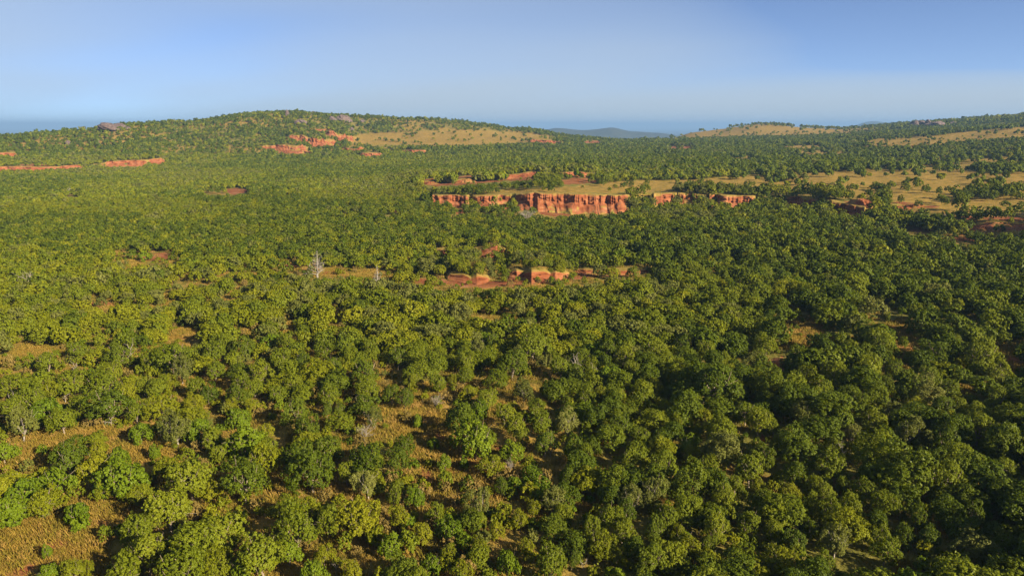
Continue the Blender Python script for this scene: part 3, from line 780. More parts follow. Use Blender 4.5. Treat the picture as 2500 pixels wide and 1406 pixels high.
def bare_mesh(name, seed, h, R, mat, form='cone', r0=0.16, depth=3):
    """leafless tree: cone = straight stem with side branches, fan = spreading umbrella, snag = few crooked limbs"""
    r = np.random.default_rng(seed)
    parts = []
    def branch(p, d, ln, rad, lev):
        q = [p]; dd = d.copy()
        for s in range(3):
            dd = unit(dd + r.normal(size=3) * 0.20 + np.array([0, 0, 0.05 if form != 'snag' else 0]))
            q.append(q[-1] + dd * ln / 3)
        parts.append(tube(q, [rad, rad * 0.8, rad * 0.55, rad * 0.25], 5 if lev else 6))
        if lev > 0:
            for s in range(4 if form != 'snag' else 2):
                t = r.uniform(0.3, 1.0)
                i = min(int(t * 3), 2)
                b = q[i] + (q[i + 1] - q[i]) * (t * 3 - i)
                nd = unit(dd * 0.75 + r.normal(size=3) * 0.6 + np.array([0, 0, 0.18]))
                branch(b, nd, ln * r.uniform(0.4, 0.62), rad * 0.45, lev - 1)
    if form == 'cone':
        top = np.array([r.uniform(-.05, .05) * h, r.uniform(-.05, .05) * h, h])
        stem = [np.array([0, 0, -0.3]), top * 0.35, top * 0.7, top]
        parts.append(tube(stem, [r0, r0 * 0.75, r0 * 0.45, r0 * 0.1]))
        for k in range(40):
            t = 0.14 + 0.82 * k / 40
            ph = k * 2.4 + r.uniform(-0.3, 0.3)
            ln = R * (1.12 - t) * r.uniform(0.75, 1.1)
            branch(top * t, unit(np.array([math.cos(ph), math.sin(ph), 0.35])), ln, r0 * 0.30 * (1.2 - t), 1)
    elif form == 'fan':
        parts.append(tube([(0, 0, -0.3), (0.05, 0, h * 0.15), (0.1, 0.05, h * 0.3)], [r0 * 1.3, r0 * 1.1, r0]))
        for k in range(13):
            ph = k * 2.4; q = math.sqrt((k + 0.5) / 13)
            d = unit(np.array([math.cos(ph) * q * R * 0.9, math.sin(ph) * q * R * 0.9, h * 0.62]))
            branch(np.array([0.08, 0.03, h * 0.27]), d, h * 0.62 + q * R * 0.35, r0 * 0.55, 2)
    else:
        branch(np.array([0, 0, -0.3]), unit(np.array([r.uniform(-.3, .3), r.uniform(-.3, .3), 1])), h * 0.62, r0, 0)
        for k in range(5):
            ph = k * 1.3 + r.uniform(-.4, .4)
            d = unit(np.array([math.cos(ph) * 0.7, math.sin(ph) * 0.7, 0.8]))
            branch(np.array([0, 0, h * r.uniform(0.2, 0.5)]), d, h * r.uniform(0.35, 0.55), r0 * 0.6, 2)
    V, Fc = join(parts)
    return mesh_np(name, V, Fc, mat, True)

# species: name used in labels, leaf material, crown settings
SPEC = [
 dict(key='olive',  tone='olive green',  shape='domed',       mat=0, nclump=13, leaf=0.165, spread=0.60, clump=(0.30,0.44), flat=1.0, jitter=0.40, gap=0.0,  z0=0.45, z1=5.0, R=2.5),
 dict(key='yellow', tone='yellow green', shape='billowy',     mat=1, nclump=17, leaf=0.155, spread=0.66, clump=(0.24,0.38), flat=0.9, jitter=0.50, gap=0.12, z0=0.3, z1=4.6, R=2.5),
 dict(key='deep',   tone='dark green',   shape='dense',       mat=2, nclump=15, leaf=0.175, spread=0.62, clump=(0.28,0.42), flat=1.0, jitter=0.38, gap=0.0,  z0=0.4, z1=5.4, R=2.5),
 dict(key='grey',   tone='grey green',   shape='open-crowned', mat=3, nclump=16, leaf=0.15,  spread=0.70, clump=(0.22,0.34), flat=1.0, jitter=0.60, gap=0.30, z0=0.7, z1=4.9, R=2.5),
 dict(key='bright', tone='bright green', shape='bushy',       mat=4, nclump=15, leaf=0.24,  spread=0.66, clump=(0.26,0.40), flat=0.95, jitter=0.45, gap=0.06, z0=0.15, z1=4.2, R=2.5),
]
NVAR = 5
HI, TRUNK = {}, {}
for si, s in enumerate(SPEC):
    kw = dict(R=s['R'], z0=s['z0'], z1=s['z1'], nclump=s['nclump'], spread=s['spread'], clump=s['clump'], flat=s['flat'], jitter=s['jitter'], gap=s['gap'])
    for v in range(NVAR):
        HI[si, v] = crown_mesh('crown_' + s['key'], 100 + si * 10 + v, LEAF[s['mat']], nleaf=int(8200 * (0.165 / s['leaf']) ** 1.2), leaf=s['leaf'] * 0.82, sub=800, **kw)
        TRUNK[si, v] = trunk_mesh('trunk_' + s['key'], 300 + si * 10 + v, s['R'], s['z1'], BARK_PALE if si == 3 else BARK)

proto_col = bpy.data.collections.new('plant_shapes')          # never linked: only the scatter reads it
PROTO_IX = {}
def proto(key, me):
    PROTO_IX[key] = len(PROTO_IX)
    o = bpy.data.objects.new('plant_%03d' % PROTO_IX[key], me)
    proto_col.objects.link(o)
for si, s in enumerate(SPEC):
    kw = dict(R=s['R'], z0=s['z0'], z1=s['z1'], spread=s['spread'], clump=s['clump'], flat=s['flat'], jitter=s['jitter'], gap=s['gap'])
    for lod, (nl, lf, nc, sb) in enumerate(((2200, 0.27, s['nclump'], 420), (800, 0.43, max(9, s['nclump'] - 4), 150), (220, 0.80, 8, 0), (75, 1.35, 6, 0))):
        for v in range(NVAR):
            proto((lod, si, v), crown_mesh('leaves', 500 + lod * 100 + si * 10 + v, LEAF[s['mat']], nclump=nc, nleaf=nl, leaf=lf, sub=sb, **kw))
for (si, v), me_ in HI.items():
    proto((-1, si, v), me_)
def tuft_mesh(seed, n, w, h):
    r = np.random.default_rng(seed)
    V, Fc = [], []
    for k in range(n):
        b = r.normal(size=2) * w * 0.35; ph = r.uniform(0, 2 * math.pi); lean = r.uniform(0.15, 0.6) * h
        hh = h * r.uniform(0.6, 1.15); bw = 0.02 * r.uniform(0.8, 1.6)
        tx, ty = math.cos(ph), math.sin(ph)
        p = len(V)
        V += [(b[0] - ty * bw, b[1] + tx * bw, -0.05), (b[0] + ty * bw, b[1] - tx * bw, -0.05), (b[0] + tx * lean * .35 + ty * bw * .8, b[1] + ty * lean * .35 - tx * bw * .8, hh * 0.6), (b[0] + tx * lean, b[1] + ty * lean, hh)]
        Fc += [(p, p + 1, p + 2, p + 3)]
    return mesh_np('tuft', np.array(V), np.array(Fc), GRASS)
for v in range(NVAR):
    proto(('dry', v), crown_mesh('leaves', 960 + v, DRYLEAF, 2.5, 0.2, 4.0, 14, 800, 0.36, spread=0.7, clump=(0.22, 0.36), jitter=0.7, gap=0.3, sub=150))
for v in range(4):
    proto(('tuft', v), tuft_mesh(900 + v, 70, 1.3, 0.5))

def scatter(name, pts, rot, scl, idx, **props):
    me = bpy.data.meshes.new(name)
    pts = np.ascontiguousarray(pts, np.float32)
    me.vertices.add(len(pts)); me.vertices.foreach_set('co', pts.ravel())
    a = me.attributes.new('rz', 'FLOAT', 'POINT'); a.data.foreach_set('value', np.ascontiguousarray(rot, np.float32))
    a = me.attributes.new('sc', 'FLOAT_VECTOR', 'POINT'); a.data.foreach_set('vector', np.ascontiguousarray(scl, np.float32).ravel())
    a = me.attributes.new('ix', 'INT', 'POINT'); a.data.foreach_set('value', np.ascontiguousarray(idx, np.int32))
    o = obj(name, me, **props)
    ng = bpy.data.node_groups.new(name + '_scatter', 'GeometryNodeTree')
    ng.interface.new_socket('Geometry', in_out='INPUT', socket_type='NodeSocketGeometry')
    ng.interface.new_socket('Geometry', in_out='OUTPUT', socket_type='NodeSocketGeometry')
    n, l = ng.nodes, ng.links
    gi, go = n.new('NodeGroupInput'), n.new('NodeGroupOutput')
    ci = n.new('GeometryNodeCollectionInfo')
    ci.inputs['Collection'].default_value = proto_col
    ci.inputs['Separate Children'].default_value = True
    ci.inputs['Reset Children'].default_value = True
    ip = n.new('GeometryNodeInstanceOnPoints'); ip.inputs['Pick Instance'].default_value = True
    def att(nm, ty):
        q = n.new('GeometryNodeInputNamedAttribute'); q.data_type = ty; q.inputs['Name'].default_value = nm
        return q.outputs['Attribute']
    cx = n.new('ShaderNodeCombineXYZ')
    l.new(att('rz', 'FLOAT'), cx.inputs[2])
    l.new(gi.outputs[0], ip.inputs['Points']); l.new(ci.outputs[0], ip.inputs['Instance'])
    l.new(att('ix', 'INT'), ip.inputs['Instance Index'])
    l.new(cx.outputs[0], ip.inputs['Rotation'])
    l.new(att('sc', 'FLOAT_VECTOR'), ip.inputs['Scale'])
    l.new(ip.outputs[0], go.inputs[0])
    md = o.modifiers.new('scatter', 'NODES'); md.node_group = ng
    return o

# ------------------------------------------------------------------ the trees that can be told apart
# frame position of the crown's middle, crown width (frame pixels), optional kind letter: o y d g b
FG = """20,1188,80y 62,1192,76b 130,1178,84b 100,1222,84y 30,1238,80b 165,1118,84d 230,1148,84y 285,1122,60b 305,1172,105b 340,1198,60y 250,1198,50y 185,1246,62b 8,1102,56b
465,1160,105o 410,1240,96o 338,1292,76o 358,1342,104o 470,1316,122o 302,1388,90o 448,1384,110o 120,1390,44b 118,1347,20b 180,1392,54y 212,1382,34y
592,1166,112o 645,1130,92y 512,1192,58y 760,1140,112d 728,1108,74d 886,1124,86d 912,1166,56y 898,1180,62g 850,1150,46o
700,1238,66o 756,1236,60y 722,1290,100o 872,1256,116y 800,1272,56o 530,1300,112o 518,1372,92y 640,1352,104o 705,1346,52b 592,1386,58b 952,1332,54b 792,1352,56y 978,1262,56y 762,1396,64b 960,1204,38o 860,1392,54y
1085,1130,32b 1135,1130,24b 1198,1130,64y 1305,1156,54b 1226,1182,36o 1018,1212,46b 1172,1228,60g 1062,1250,46o 1100,1294,62b 1352,1216,64g 1382,1160,50o 1430,1114,52o 1484,1262,74o 1445,1286,46o 1466,1334,80y 1342,1374,78o 1360,1276,36o 1396,1362,32o 1240,1370,58b 1032,1300,52y 1215,1296,40y 1270,1268,42y 1300,1240,32y 1170,1332,50y 1052,1382,50b 1130,1390,46y 985,1380,46y 1090,1350,44y 1290,1330,36y
1540,1120,56o 1545,1166,60o 1620,1130,70o 1730,1140,66o 1690,1110,46y 1832,1142,80o 1866,1114,60o 1795,1175,38o 1930,1156,62o 1922,1198,58y 1850,1182,36y 1776,1216,72o 1868,1218,66o 1812,1204,30o 1590,1200,76g 1545,1212,66g 1530,1244,50o 1626,1258,64o 1600,1292,56o 1746,1286,74o 1708,1276,40d 1826,1276,64o 1730,1322,44o 1520,1292,62o 1884,1296,44o 1680,1330,70y 1660,1300,40y 1726,1362,66y 1945,1316,58d 1914,1368,92y 1586,1372,78o 1504,1352,50y 1770,1390,48o 1846,1392,68y 1670,1392,42o 1992,1180,48o 1985,1290,40d 1978,1232,44o
2030,1130,82o 2116,1160,58o 2160,1166,44y 2210,1116,58y 2150,1116,44d 2310,1172,96o 2452,1140,66o 2390,1128,40o 2408,1166,40d 2020,1200,42o 2072,1232,60o 2030,1246,68o 2040,1322,84g 2110,1192,58o 2160,1218,76o 2240,1266,50d 2150,1312,54o 2162,1338,70o 2212,1300,44d 2270,1312,52d 2346,1292,76d 2382,1250,56d 2420,1292,56d 2286,1386,48o 2460,1332,56d 2440,1374,66d 2490,1292,34o 2010,1378,58o 2350,1395,50d
115,880,58o 186,850,50o 272,906,48o 250,936,78o 178,930,76o 120,950,60y 30,938,66o 32,998,58o 80,972,66o 112,1002,72b 50,1032,76g 152,1022,62o 192,988,56o 268,984,92o 330,1002,56o 394,988,82y 342,1056,46b 430,1044,80g 482,1052,60b 310,950,48y 370,882,50o 420,868,82o 290,864,66o 352,938,40o 405,930,44y 442,902,56g 470,982,56y 482,940,52o 240,1096,38y 376,1102,28b
520,860,56o 556,838,46o 592,850,50d 640,906,60o 585,930,50o 522,902,46o 570,906,36y 686,876,52o 702,832,42o 736,880,36o 770,896,36d 790,850,56o 716,932,52o 676,960,50o 766,942,38y 810,892,46d 822,920,40d 892,904,62d 895,948,56o 906,848,46o 970,874,42d 622,946,46o 580,960,52o 510,960,46o 562,986,42y 616,990,38y 586,1022,48b 720,1002,70o 742,1036,70d 802,966,54o 797,1000,26o 828,1000,24o 890,984,62d 912,1016,46g 956,960,46d 986,970,46o 516,1072,50o 600,1082,86b 652,1090,56o 740,1106,62o 802,1088,72o 902,1106,70o 982,1090,52d 652,1050,36y 540,1104,44o
1030,850,40o 1070,860,44o 1136,880,52o 1166,850,40g 1202,838,38d 1250,890,66o 1302,842,76o 1372,896,54o 1442,890,48o 1482,850,54o 1402,840,46y 1070,930,44o 1100,926,28y 1132,912,42o 1146,956,38y 1186,970,52o 1170,1002,52b 1280,950,52g 1340,950,38b 1312,990,46o 1232,1010,48o 1262,1036,56o 1326,1030,52o 1386,1032,58g 1383,980,26o 1430,970,52o 1416,1020,32b 1472,960,44y 1160,1072,100b 1330,1076,56d 1272,1062,40o 1402,1096,56o 1252,1100,54b 1055,1080,24b 1020,1030,24b 1010,930,34y
1525,870,62o 1602,860,58o 1662,840,50d 1542,902,48o 1602,946,50y 1730,860,58o 1762,880,44o 1872,840,62o 1850,872,46o 1745,940,124o 1862,926,50d 1565,980,54o 1510,962,40o 1626,1000,34o 1720,1016,56y 1762,1036,56o 1822,1000,66o 1852,1022,72o 1562,1060,60o 1510,1042,58d 1610,1076,46o 1656,1036,38o 1682,1082,62b 1962,870,52o 1972,912,56o 1990,960,56o 1960,1012,64g 1890,1042,36o 1902,1076,44o 1850,1102,56o 1992,1100,46y 1800,1070,38y
2035,870,58o 2080,850,44o 2120,890,56o 2182,896,46o 2150,842,56o 2280,860,76d 2330,836,40o 2402,866,84o 2440,910,64o 2030,912,72o 2095,982,58d 2166,930,46o 2212,960,46d 2270,922,56o 2312,946,56o 2302,990,62o 2232,986,56y 2390,1042,92o 2432,980,54o 2452,1010,46o 2482,970,46o 2130,1030,70o 2222,1052,80g 2302,1072,80o 2080,1052,40g 2092,1092,46y 2030,1082,40o 2150,1100,46o 2462,1060,54o 2350,1110,50d 2020,992,56o 2182,1002,56g 2480,1190,50d 2370,1200,50d 2340,985,44o 2060,1180,40o"""
KIND = {'o': 0, 'y': 1, 'd': 2, 'g': 3, 'b': 4}
plants = []                                    # x, y, crown radius, height, species
pr = random.Random(11)
for w in FG.split():
    k = w[-1]; u, v, wd = [float(q) for q in w[:-1].split(',')]
    zc = 2.6
    for _ in range(3):
        x, y = hit(u, v, zc, 25, 400)
        dep = project(np.array(x), np.array(y), np.array(zc))[2]
        D = wd * float(dep) / F_PX * (1.07 if u < 1350 else 1.0)
        H = 0.78 * D + 1.45
        if k == 'b' or k == 'y':
            H = 0.72 * D + 1.0
        zc = H * 0.56
    si = KIND[k]
    if k == 'o' and pr.random() < 0.16:
        si = 2
    plants.append(dict(x=x, y=y, R=D / 2, H=H, sp=si, u=u, v=v, w=wd, var=pr.randrange(NVAR), rot=pr.uniform(0, 6.28)))

# landmarks a viewer can find, used to say which tree is meant
LAND = [(180,1312,'red soil streak in the grass'), (20,1135,'bare red patch in the meadow'), (95,868,'small tan clearing'), (260,1060,'golden meadow'), (600,822,'tan grassy gap'),
 (960,1030,'central grassy opening'), (1130,1130,'red earth footpath'), (1235,1112,'short red path bend'), (1150,1180,'golden grass below the footpath'), (690,1180,'grassy strip between trees'),
 (560,1230,'brown grass nook'), (620,1215,'round shadow on brown grass'), (1290,1270,'yellow shrub gap'), (1440,1245,'deep shaded hollow'), (1655,1190,'small dim grass gap'), (1958,815,'orange grass clearing'), (1905,895,'red bare bank'),
 (1858,1068,'tiny red soil gap'), (2205,830,'shadowed grass clearing'), (2470,890,'golden clearing at the frame edge'), (2372,946,'golden tuft gap'), (2110,938,'thin golden strip'), (2210,1395,'golden grass at the bottom edge'),
 (773,660,'tall grey dead tree'), (1000,1400,'middle of the bottom edge'), (500,1400,'bottom edge under the broad trees'), (1750,1400,'bottom edge of the dense wood'), (2480,1390,'bottom corner of the frame'),
 (2060,1095,'pale forked snag'), (1700,970,'arched pale dead branch'), (320,850,'white forked dead limb'), (430,1020,'grey limbed thicket'), (1600,950,'shaded wood edge'), (2300,1080,'big wood by the frame side')]
ORD = ['closest', 'second closest', 'third closest', 'fourth closest', 'fifth closest', 'sixth closest', 'seventh closest', 'eighth closest', 'ninth closest', 'tenth closest', 'eleventh closest', 'twelfth closest'] + ['%s closest' % q for q in ('thirteenth', 'fourteenth', 'fifteenth', 'sixteenth', 'seventeenth', 'eighteenth', 'nineteenth', 'twentieth', 'twenty-first', 'twenty-second', 'twenty-third', 'twenty-fourth')]
def side_word(du, dv):
    if abs(du) > abs(dv) * 1.2:
        return 'left of' if du < 0 else 'right of'
    return 'behind' if dv < 0 else 'in front of'
slots = {}
for i, p in enumerate(plants):
    best = min(range(len(LAND)), key=lambda q: (LAND[q][0] - p['u']) ** 2 + (1.4 * (LAND[q][1] - p['v'])) ** 2)
    L = LAND[best]
    p['lm'] = L[2]; p['side'] = side_word(p['u'] - L[0], p['v'] - L[1])
    p['dist'] = math.hypot(p['u'] - L[0], p['v'] - L[1])
    slots.setdefault((p['lm'], p['side']), []).append(i)
for k, ids in slots.items():
    ids.sort(key=lambda i: plants[i]['dist'])
    for q, i in enumerate(ids):
        plants[i]['ord'] = ORD[min(q, len(ORD) - 1)]

for p in plants:
    s = SPEC[p['sp']]
    tall = p['R'] > 1.35
    sc = p['R'] / s['R'] * 0.93; sz = p['H'] / s['z1'] * 0.97
    z = float(land(np.array(p['x']), np.array(p['y'])))
    kindn = 'tree' if tall else 'shrub'
    root = obj('broadleaf_tree' if tall else 'shrub', None)
    root.location = (p['x'], p['y'], z - 0.05)
    root.rotation_euler = (pr.uniform(-0.1, 0.1), pr.uniform(-0.1, 0.1), p['rot'])
    ax = pr.uniform(0.85, 1.18)
    root.scale = (sc * ax, sc / ax, sz * pr.uniform(0.9, 1.1))
    size = 'broad' if p['R'] > 2.6 else ('medium' if p['R'] > 1.8 else 'small')
    root['label'] = f"{size} {s['tone']} {s['shape']} {kindn}, {p['ord']} {p['side']} the {p['lm']}"
    if len(root['label'].split()) > 16:
        root['label'] = f"{size} {s['tone']} {kindn}, {p['ord']} {p['side']} the {p['lm']}"
    root['category'] = kindn
    root['group'] = 'trees of the near woodland' if tall else 'shrubs of the near woodland'
    root.empty_display_size = 0.3
    obj('trunk' if tall else 'stem', TRUNK[p['sp'], p['var']], root)
    obj('crown' if tall else 'foliage', HI[p['sp'], p['var']], root)

# ------------------------------------------------------------------ dead and bare trees
BARK_GREY = bark_material('bark_grey', (0.12,0.105,0.09), (0.25,0.225,0.20))
BARE = {
 'cone': [bare_mesh('bare_cone', 1, 8.0, 3.2, BARK_GREY, 'cone', 0.26), bare_mesh('bare_cone', 2, 7.0, 2.0, BARK_GREY, 'cone', 0.24)],
 'fan':  [bare_mesh('bare_fan', 3, 5.0, 3.6, BARK_PALE, 'fan', 0.20), bare_mesh('bare_fan', 4, 4.6, 3.0, BARK_PALE, 'fan', 0.18)],
 'snag': [bare_mesh('bare_snag', 5, 4.5, 1.6, BARK_PALE, 'snag', 0.15), bare_mesh('bare_snag', 6, 4.5, 1.6, BARK_PALE, 'snag', 0.14), bare_mesh('bare_snag', 7, 4.5, 1.8, BARK_PALE, 'snag', 0.13)],
}
# frame position of the foot, height in frame pixels, form, variant, label
DEAD = [
 (775,682,72,'cone',0,'tall grey dead tree with fine bare branches standing above the canopy'), (922,702,56,'cone',1,'slim leaning dead tree with a white stem beside the track'),
 (1288,546,30,'fan',0,'grey umbrella-shaped bare tree in front of the red cliff'), (170,474,18,'snag',0,'small white dead tree above the far forest'), (461,415,9,'fan',1,'pale rounded bare tree at the foot of the hill'),
 (72,706,46,'snag',1,'white leaning dead stem by the frame edge'), (320,872,44,'snag',2,'white forked dead limb rising from olive trees'), (40,1004,52,'snag',0,'pale twisted trunk beside the grey green thicket'),
 (57,1012,40,'snag',1,'short bleached stump stem next to the twisted trunk'), (160,982,40,'snag',2,'spiky pale dead branches in the woodland'), (188,914,34,'snag',0,'thin white snag between rounded olive crowns'),
 (430,1080,62,'fan',0,'wide tangle of grey dead limbs in the thicket'), (480,880,30,'snag',0,'small bleached snag beside the tan gap'), (272,1042,40,'snag',2,'white bare limb at the meadow edge'),
 (2056,1128,52,'snag',1,'pale forked snag in the dark wood'), (1702,1006,42,'snag',2,'arched pale dead branch under the big grey crowned tree'), (1760,978,56,'snag',0,'white double trunk under the big crowned tree'),
 (1065,1000,36,'fan',1,'grey spiny bare shrub beside the central opening'), (890,1078,46,'fan',1,'brown leafless thornbush in the central opening'), (848,1194,32,'snag',0,'white broken limb above the grassy strip'),
 (820,1400,36,'snag',1,'pale bare twigs at the bottom edge'), (1160,1262,30,'snag',2,'white forked stem under a grey shrub'), (1346,1116,40,'snag',0,'brown bare sapling behind the shaded hollow'),
 (1410,926,70,'snag',1,'tall grey bare stems in the middle wood'), (1455,946,60,'snag',2,'second pair of tall grey bare stems in the wood'), (355,1352,34,'snag',2,'white dead limb inside the broad tree crown'),
 (388,1294,24,'snag',0,'short white dead fork above the broad trees'), (2096,900,30,'snag',1,'bent grey bare branch by the golden strip'), (1425,1392,34,'snag',0,'grey bare twigs near the bottom edge'),
 (980,1192,26,'fan',0,'bleached spreading dead bush by the footpath grass'), (1246,1150,30,'fan',1,'silver grey dead shrub below the short red path'),
]
for (u, v, hp, form, var, lab) in DEAD:
    x, y = hit(u, v, 0.0, 30, 1500)
    dep = float(project(np.array(x), np.array(y), np.array(0.0))[2])
    base = {'cone': (8.0, 7.0), 'fan': (5.0, 4.6), 'snag': (4.5, 4.5, 4.5)}[form][var]
    s = hp * dep / F_PX / base * (0.75 if form == 'fan' and v > 800 else 1.0)
    o = obj('dead_tree', None, label=lab, category='dead tree', group='bare and dead trees')
    o.location = (x, y, float(land(np.array(x), np.array(y))))
    o.rotation_euler = (0, 0, pr.uniform(0, 6.28))
    o.scale = (s, s, s); o.empty_display_size = 0.3
    obj('branches', BARE[form][var], o)

# ------------------------------------------------------------------ rocks on the hills
def rock_mesh(seed, sub=4, rough=0.6, flat=0.7):
    bm_v = []
    n = 26
    th = np.linspace(0, math.pi, n)[:, None]; ph = np.linspace(0, 2 * math.pi, 2 * n + 1)[None, :]
    dx, dy, dz = np.sin(th) * np.cos(ph), np.sin(th) * np.sin(ph), np.cos(th) + 0 * ph
    q = 1 + rough * ((fbm(dx * 2.3 + dz * 1.6 + 9, dy * 2.3 - dz * 1.2 + 9, seed, 5) - 0.5) * 2)
    q = np.round(q * 5) / 5 * 0.6 + q * 0.4
    V = np.stack([dx * q, dy * q, dz * q * flat], -1)
    V[:, -1] = V[:, 0]
    return mesh_np('rock', V.reshape(-1, 3), grid_faces(n, 2 * n + 1), ROCK, False)
ROCKS = [rock_mesh(40 + k) for k in range(5)]
# u, v of the rock's foot, width px, height px, distance, label
RK = [
 (278,316,84,16,985,'broad bare granite dome on the hill shoulder'), (168,354,14,12,900,'rounded grey boulder on the lower slope'), (702,284,10,14,1140,'red boulder on the hilltop skyline'),
 (735,304,34,12,1100,'dark rock outcrop below the summit'), (762,280,20,8,1150,'purple rock slab on the crest'), (812,298,26,14,1120,'dark purple crag right of the summit'), (840,296,40,16,1120,'broad purple crag below the skyline'),
 (858,284,18,10,1150,'small crag on the skyline'), (885,298,12,6,1120,'pale rock beside the purple crag'), (238,348,10,5,900,'small white rock on the slope'), (30,332,46,9,990,'dark rock pile on the low ridge'), (312,318,20,8,990,'small rocks beside the granite dome'),
 (860,318,10,6,1080,'lone dark boulder above the meadow'), (2240,310,46,16,1800,'jagged dark rock tor on the far ridge'), (2285,310,60,14,1800,'long dark rock tor beside the jagged one'), (2265,308,26,16,1810,'pointed rock between the two tors'), (2330,306,40,10,1800,'low rocks at the end of the tors'),
 (2305,530,30,6,300,'grey rock slab on the bare red slope'), (2345,520,18,5,300,'small grey rock on the red slope'),
]
for k, (u, v, w, h, d, lab) in enumerate(RK):
    x, y = hit(u, v, 0.0, d * 0.7, d * 1.5)
    dep = float(project(np.array(x), np.array(y), np.array(20.0))[2])
    W = w * dep / F_PX; Hh = h * dep / F_PX
    o = obj('boulder', ROCKS[k % 5], label=lab, category='rock')
    o.location = (x, y, float(land(np.array(x), np.array(y))) + Hh * 0.1)
    o.scale = (W / 2 * 0.85, W / 2 * 0.7, Hh * 0.75 / 0.7)
    o.rotation_euler = (0, 0, pr.uniform(0, 6.28) * 0.1)

# ------------------------------------------------------------------ the wood beyond, undergrowth and grass
def jitter_grid(x0, x1, y0, y1, s, r):
    gx, gy = np.meshgrid(np.arange(x0, x1, s), np.arange(y0, y1, s * 0.87))
    gx = gx + (np.arange(gx.shape[0]) % 2)[:, None] * s * 0.5
    x = gx.ravel() + r.uniform(-0.46, 0.46, gx.size) * s; y = gy.ravel() + r.uniform(-0.46, 0.46, gy.size) * s
    return x, y

def fan(x, y, extra=40):
    """inside the view and a margin to each side"""
    return (np.abs(x) < y * 1.12 + extra) & (y > 15)

